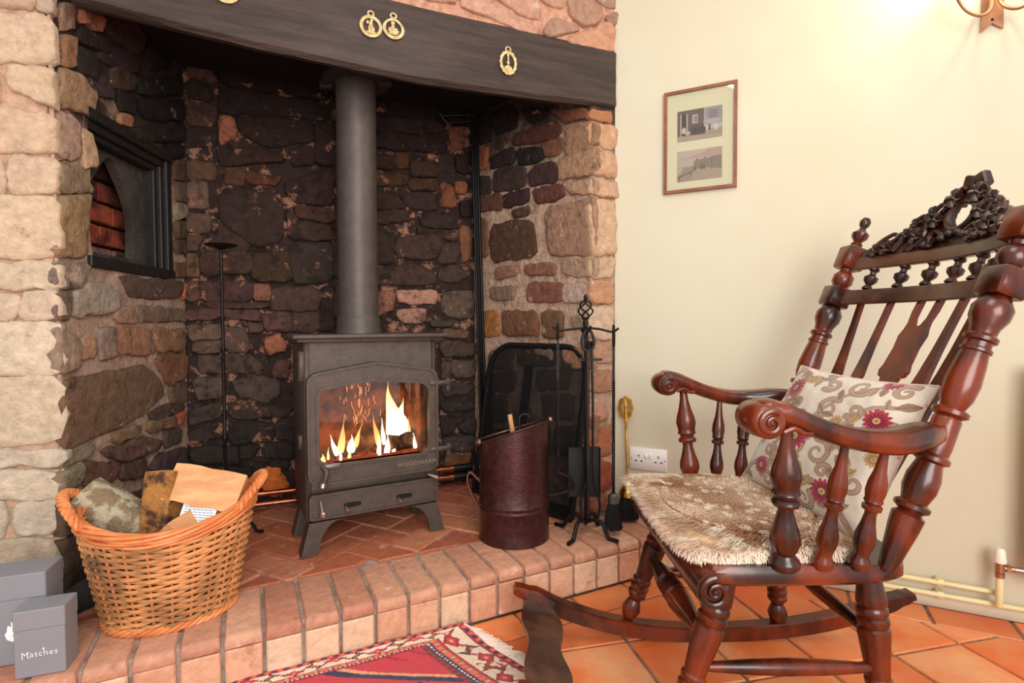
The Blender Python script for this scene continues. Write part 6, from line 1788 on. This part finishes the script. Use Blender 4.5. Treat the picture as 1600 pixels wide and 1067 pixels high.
# stretchers
def stretcher(a, b, R, fancy=True):
    mb = MB()
    pr = [(0, .3 * R), (.12, .42 * R), (.3, .85 * R), (.40, R), (.42, .8 * R), (.44, .98 * R), (.47, .84 * R), (.5, R), (.53, .84 * R), (.56, .98 * R), (.58, .8 * R), (.60, R), (.7, .85 * R), (.88, .42 * R), (1, .3 * R)] if fancy else [(0, .5 * R), (.3, .9 * R), (.5, R), (.7, .9 * R), (1, .5 * R)]
    mb.lathe(pr, a, b, 16); mb.build('stretcher', M_wood, chair)
stretcher(cp(.278, -.20, .262), cp(.278, .20, .262), .029)
stretcher(cp(-.07, -.20, .262), cp(-.07, .20, .262), .017, False)
for sg in (-1, 1): stretcher(cp(.292, sg * .203, .212), cp(-.072, sg * .203, .205), .017, False)

# ================================================================= hide on the seat
ho = [(.325, -.262), (.20, -.275), (.06, -.262), (-.03, -.19), (-.07, -.08), (-.075, .08), (-.03, .215), (.04, .234), (.16, .228), (.285, .236), (.322, .20), (.33, .05), (.328, -.12)]
ho = [(p.x, p.y) for p in resample([(a, b, 0) for a, b in chaikin(ho, 2)], 80)]
mb = MB(); n = 80; cx0, cy0 = .13, -.01; rings = [(1.0, .437), (1.01, .446), (.97, .458), (.85, .466), (.6, .468), (.3, .466), (.05, .465)]
vs = [cp(cx0 + (a - cx0) * k, cy0 + (b - cy0) * k, z) for k, z in rings for a, b in ho]
fs = [(r_ * n + i, r_ * n + (i + 1) % n, (r_ + 1) * n + (i + 1) % n, (r_ + 1) * n + i) for r_ in range(len(rings) - 1) for i in range(n)] + [tuple(range(n - 1, -1, -1)), tuple((len(rings) - 1) * n + i for i in range(n))]
mb.add(vs, fs); hide = mb.build('hide_rug', mat('hide_skin', 'd9b892', .9), None, label='dappled brown and cream fur hide lying on the rocking chair seat', cat='hide')
rs = np.random.RandomState(11); NH = 36000
spots = rs.rand(150, 2) * [.40, .52] + [-.08, -.27]; srad = rs.uniform(.005, .011, 150)
px_ = rs.rand(NH * 2, 2) * [.44, .56] + [-.10, -.29]
poly = [(cx0 + (a - cx0) * 1.0, cy0 + (b - cy0) * 1.0) for a, b in ho]
def inside(x, y):
    m = np.zeros(len(x), bool); k_ = len(poly)
    for i in range(k_):
        x0, y0 = poly[i]; x1, y1 = poly[(i + 1) % k_]
        if y0 == y1: continue
        m ^= ((y > min(y0, y1)) & (y <= max(y0, y1)) & (x < (x1 - x0) * (y - y0) / (y1 - y0) + x0))
    return m
px_ = px_[inside(px_[:, 0], px_[:, 1])][:NH]
BRNc, MID, WHT = np.array(H('b48462')[:3]), np.array(H('e8cbb0')[:3]), np.array(H('f7e8d6')[:3])
V_, F_, C_ = [], [], []
for i, (x, y) in enumerate(px_):
    # distance from the rim controls the height and the pale margin
    rr = min(1.0, math.hypot((x - cx0) / .20, (y - cy0) / .25)); edge = max(0., (max(abs(x - cx0) / .20, abs(y - cy0) / .25) - .90) / .12)
    z = .468 if rr < .85 else .468 - .014 * (rr - .85) / .15
    stripe = noise.noise(Vector((x * 8, y * 10, 3)))
    c = BRNc * (1 - max(0, min(1, .5 + stripe * 1.3))) + MID * max(0, min(1, .5 + stripe * 1.3))
    dsp = ((spots[:, 0] - x) ** 2 + ((spots[:, 1] - y) * .8) ** 2) < srad ** 2
    if dsp.any(): c = WHT
    if edge > 0: c = c * (1 - min(1, edge)) + WHT * min(1, edge)
    c = c * random.uniform(.85, 1.1)
    ln = random.uniform(.016, .026); an = .35 + .6 * stripe + random.gauss(0, .25)
    ox, oy = math.cos(an) * .7, -math.sin(an) * .7 + .3
    if rr > .8: ox += (x - cx0) / .2 * 1.0; oy += (y - cy0) / .25 * 1.0
    b = len(V_); wx = random.uniform(-1, 1); wd = cfw * wx * .0012 + clf * (1 - abs(wx)) * .0012
    p0 = cp(x, y, z); p1 = cp(x + ox * ln * .5, y + oy * ln * .5, z + ln * .42); p2 = cp(x + ox * ln, y + oy * ln, z + ln * .40)
    V_ += [p0 - wd, p0 + wd, p1 + wd * .9, p1 - wd * .9, p2]; F_ += [(b, b + 1, b + 2, b + 3), (b + 3, b + 2, b + 4)]; C_ += [c * .8, c * .8, c, c, c * 1.08]
for i in range(9000):
    k_ = random.random() * len(ho); a0, a1 = ho[int(k_) % 80], ho[(int(k_) + 1) % 80]; t = k_ % 1; x, y = a0[0] * (1 - t) + a1[0] * t, a0[1] * (1 - t) + a1[1] * t
    q = random.random(); dx, dy = x - cx0, y - cy0; l_ = math.hypot(dx, dy); dx /= l_; dy /= l_; zz = .440 + .022 * q; ib = .006 * q * q
    x -= dx * ib; y -= dy * ib
    c = (WHT * .6 + MID * .4) * random.uniform(.8, 1.05); ln = random.uniform(.012, .022); sx_ = random.gauss(0, .4)
    wd = (cfw * -dy + clf * dx) * .0012; b = len(V_)
    p0 = cp(x, y, zz); p1 = cp(x + (dx - dy * sx_) * ln * .5, y + (dy + dx * sx_) * ln * .5, zz - ln * (.05 + .1 * (1 - q))); p2 = cp(x + (dx - dy * sx_) * ln * .7, y + (dy + dx * sx_) * ln * .7, zz - ln * (.6 - .3 * q))
    V_ += [p0 - wd, p0 + wd, p1 + wd, p1 - wd, p2]; F_ += [(b, b + 1, b + 2, b + 3), (b + 3, b + 2, b + 4)]; C_ += [c * .8, c * .8, c, c, c]
mb = MB(); mb.v = V_; mb.f = F_; mb.m = [0] * len(F_)
fur = mb.build('fur', mat_attr('deer_fur', .7, spec=.25), hide, smooth=True, fix=False, kind='stuff'); vcol(fur, np.clip(np.array(C_), 0, 1))

# ================================================================= cushion
im = Img(330, 330, 'd3c7b7')
def leafy(x, y, a, l, c, c2='6f5844'):
    dx, dy = math.cos(a), math.sin(a); nx, ny = -dy, dx; P = []
    for t in (0, .25, .5, .75, 1): P.append((x + dx * l * t + nx * l * .26 * math.sin(math.pi * t), y + dy * l * t + ny * l * .26 * math.sin(math.pi * t)))
    for t in (.75, .5, .25): P.append((x + dx * l * t - nx * l * .26 * math.sin(math.pi * t), y + dy * l * t - ny * l * .26 * math.sin(math.pi * t)))
    im.poly(P, c); im.stroke([(x, y), (x + dx * l * .5, y + dy * l * .5), (x + dx * l, y + dy * l)], .0028, .0015, c2)
def spiral(x, y, r, a0, sg, w_, c):
    pts = [(x + r * (1 - t * .8) * math.cos(a0 + sg * t * 7.5), y + r * (1 - t * .8) * math.sin(a0 + sg * t * 7.5)) for t in [i / 9 for i in range(10)]]
    im.stroke(pts, w_ * 1.5, w_ * .6, '8a6e5a'); im.stroke(pts, w_, w_ * .4, c)
rs2 = random.Random(4)
TAU, TAU2, TAN = 'a88c76', '8f7460', 'b59468'
stems = [[(.02, .05), (.2, .2), (.38, .22), (.5, .38), (.48, .6), (.6, .8), (.8, .95)], [(.95, .02), (.8, .2), (.82, .4), (.68, .55), (.78, .75), (.95, .82)], [(.0, .5), (.15, .55), (.25, .72), (.2, .95)], [(.4, .0), (.5, .15), (.66, .22), (.7, .1)], [(.05, .98), (.3, .9), (.42, .98)]]
for s_ in stems: im.stroke(s_, .020, .012, TAU2); im.stroke(s_, .013, .007, TAU)
for (x, y, r, a, sg) in ((.35, .35, .085, 0, 1), (.62, .40, .09, 2, -1), (.55, .70, .08, 1, 1), (.83, .60, .09, 3, 1), (.12, .36, .07, 4, -1), (.66, .90, .08, 0, -1), (.36, .58, .075, 5, 1), (.88, .30, .07, 2, 1), (.62, .08, .07, 1, -1), (.10, .70, .075, 2, 1), (.30, .08, .06, 3, -1), (.48, .22, .06, 2, 1), (.25, .30, .05, 1, -1), (.72, .72, .055, 4, 1), (.70, .30, .05, 0, 1), (.28, .70, .05, 3, 1), (.94, .66, .05, 2, -1), (.50, .52, .05, 5, -1), (.90, .92, .06, 1, 1), (.46, .88, .06, 4, 1)): spiral(x, y, r, a, sg, .014, TAU)
for i in range(120):
    s_ = rs2.choice(stems); k = rs2.randrange(len(s_) - 1); t = rs2.random(); x = s_[k][0] * (1 - t) + s_[k + 1][0] * t; y = s_[k][1] * (1 - t) + s_[k + 1][1] * t
    leafy(x, y, rs2.uniform(0, 6.28), rs2.uniform(.06, .11), rs2.choice([TAU, TAU2, TAN, '9c8068']))
def flower(x, y, r, c, c2):
    for k in range(14):
        a = k * math.pi / 7 + .2; im.ell(x + r * .62 * math.cos(a), y + r * .62 * math.sin(a), r * .42, r * .17, c, a)
    for k in range(14):
        a = k * math.pi / 7 + .42; im.ell(x + r * .45 * math.cos(a), y + r * .45 * math.sin(a), r * .3, r * .07, c2, a)
    im.ell(x, y, r * .26, r * .26, 'c09a6a'); im.ell(x, y, r * .12, r * .12, '8a6a48')
for x, y, r in ((.17, .80, .085), (.42, .45, .095), (.74, .18, .08), (.86, .70, .075), (.22, .16, .07), (.80, .98, .06)): flower(x, y, r, 'a32a45', '6e1a30')
for x, y, r in ((.28, .90, .05), (.12, .62, .045), (.52, .26, .05), (.64, .62, .05), (.93, .48, .05)): flower(x, y, r, TAN, '8a6e48')
for i in range(330): im.a[i] *= (1 + .05 * math.sin(i * 2.1))
im.a *= (1 + .12 * (rs.rand(330, 330, 1) - .5))
M_cush = mat_attr('tapestry_cushion', .9, .5, 400, .15, .3)
CTL, CBL, CTR, CBR = cp(-.150, -.19, .783), cp(.000, -.215, .472), cp(-.205, .20, .772), cp(-.050, .215, .452)
def cuv(x, y):
    u_, v_ = (x + 1) / 2, (y + 1) / 2
    return (CBL.lerp(CBR, u_)).lerp(CTL.lerp(CTR, u_), v_) + cfw * .02
cZ = (CBR - CBL + CTR - CTL).cross(CTL - CBL + CTR - CBR).normalized()
if cZ.dot(cfw) < 0: cZ = -cZ
n = 330; mb = MB(); g_ = np.linspace(-1, 1, n)
vs = []
for side in (1, -1):
    for j in range(n):
        for i in range(n):
            x, y = g_[i], g_[j]; pin = 1 - .07 * (1 - y * y) * abs(x) ** 3 * (1 if True else 0); pin2 = 1 - .07 * (1 - x * x) * abs(y) ** 3
            bul = ((1 - abs(x) ** 2.6) * (1 - abs(y) ** 2.6)); bul = max(0, bul) ** .55
            wr = .006 * noise.noise(Vector((x * 2.2, y * 2.2, side))) * bul + .0015 * noise.noise(Vector((x * 8, y * 8, side)))
            vs.append(cuv(x * pin, y * pin2) + cZ * (side * (.055 * bul + wr)))
mb.v = vs; N2 = n * n
mb.f = [(j * n + i, j * n + i + 1, (j + 1) * n + i + 1, (j + 1) * n + i) for j in range(n - 1) for i in range(n - 1)]
# coarser back face
mb.f += [(N2 + j * n + i, N2 + (j + 1) * n + i, N2 + (j + 1) * n + i + 1, N2 + j * n + i + 1) for j in range(n - 1) for i in range(n - 1)]
mb.m = [0] * len(mb.f)
cush = mb.build('cushion', M_cush, None, smooth=2.0, fix=False, label='cream cushion with crimson flowers and brown scrolling leaves on the rocking chair', cat='cushion')
vcol(cush, np.concatenate([im.a.reshape(-1, 3)] * 2))
mb = MB(); ed = [(-1 + 2 * i / 30, -1) for i in range(30)] + [(1, -1 + 2 * i / 30) for i in range(30)] + [(1 - 2 * i / 30, 1) for i in range(30)] + [(-1, 1 - 2 * i / 30) for i in range(30)]
mb.tube([cuv(x * (1 - .07 * (1 - y * y) * abs(x) ** 3), y * (1 - .07 * (1 - x * x) * abs(y) ** 3)) for x, y in ed], .0035, 6, closed=True); mb.build('piping', mat('cushion_piping', 'd3b9a8', .8, col2='c08078', nscale=40, ramp=(.6, .66)), cush)
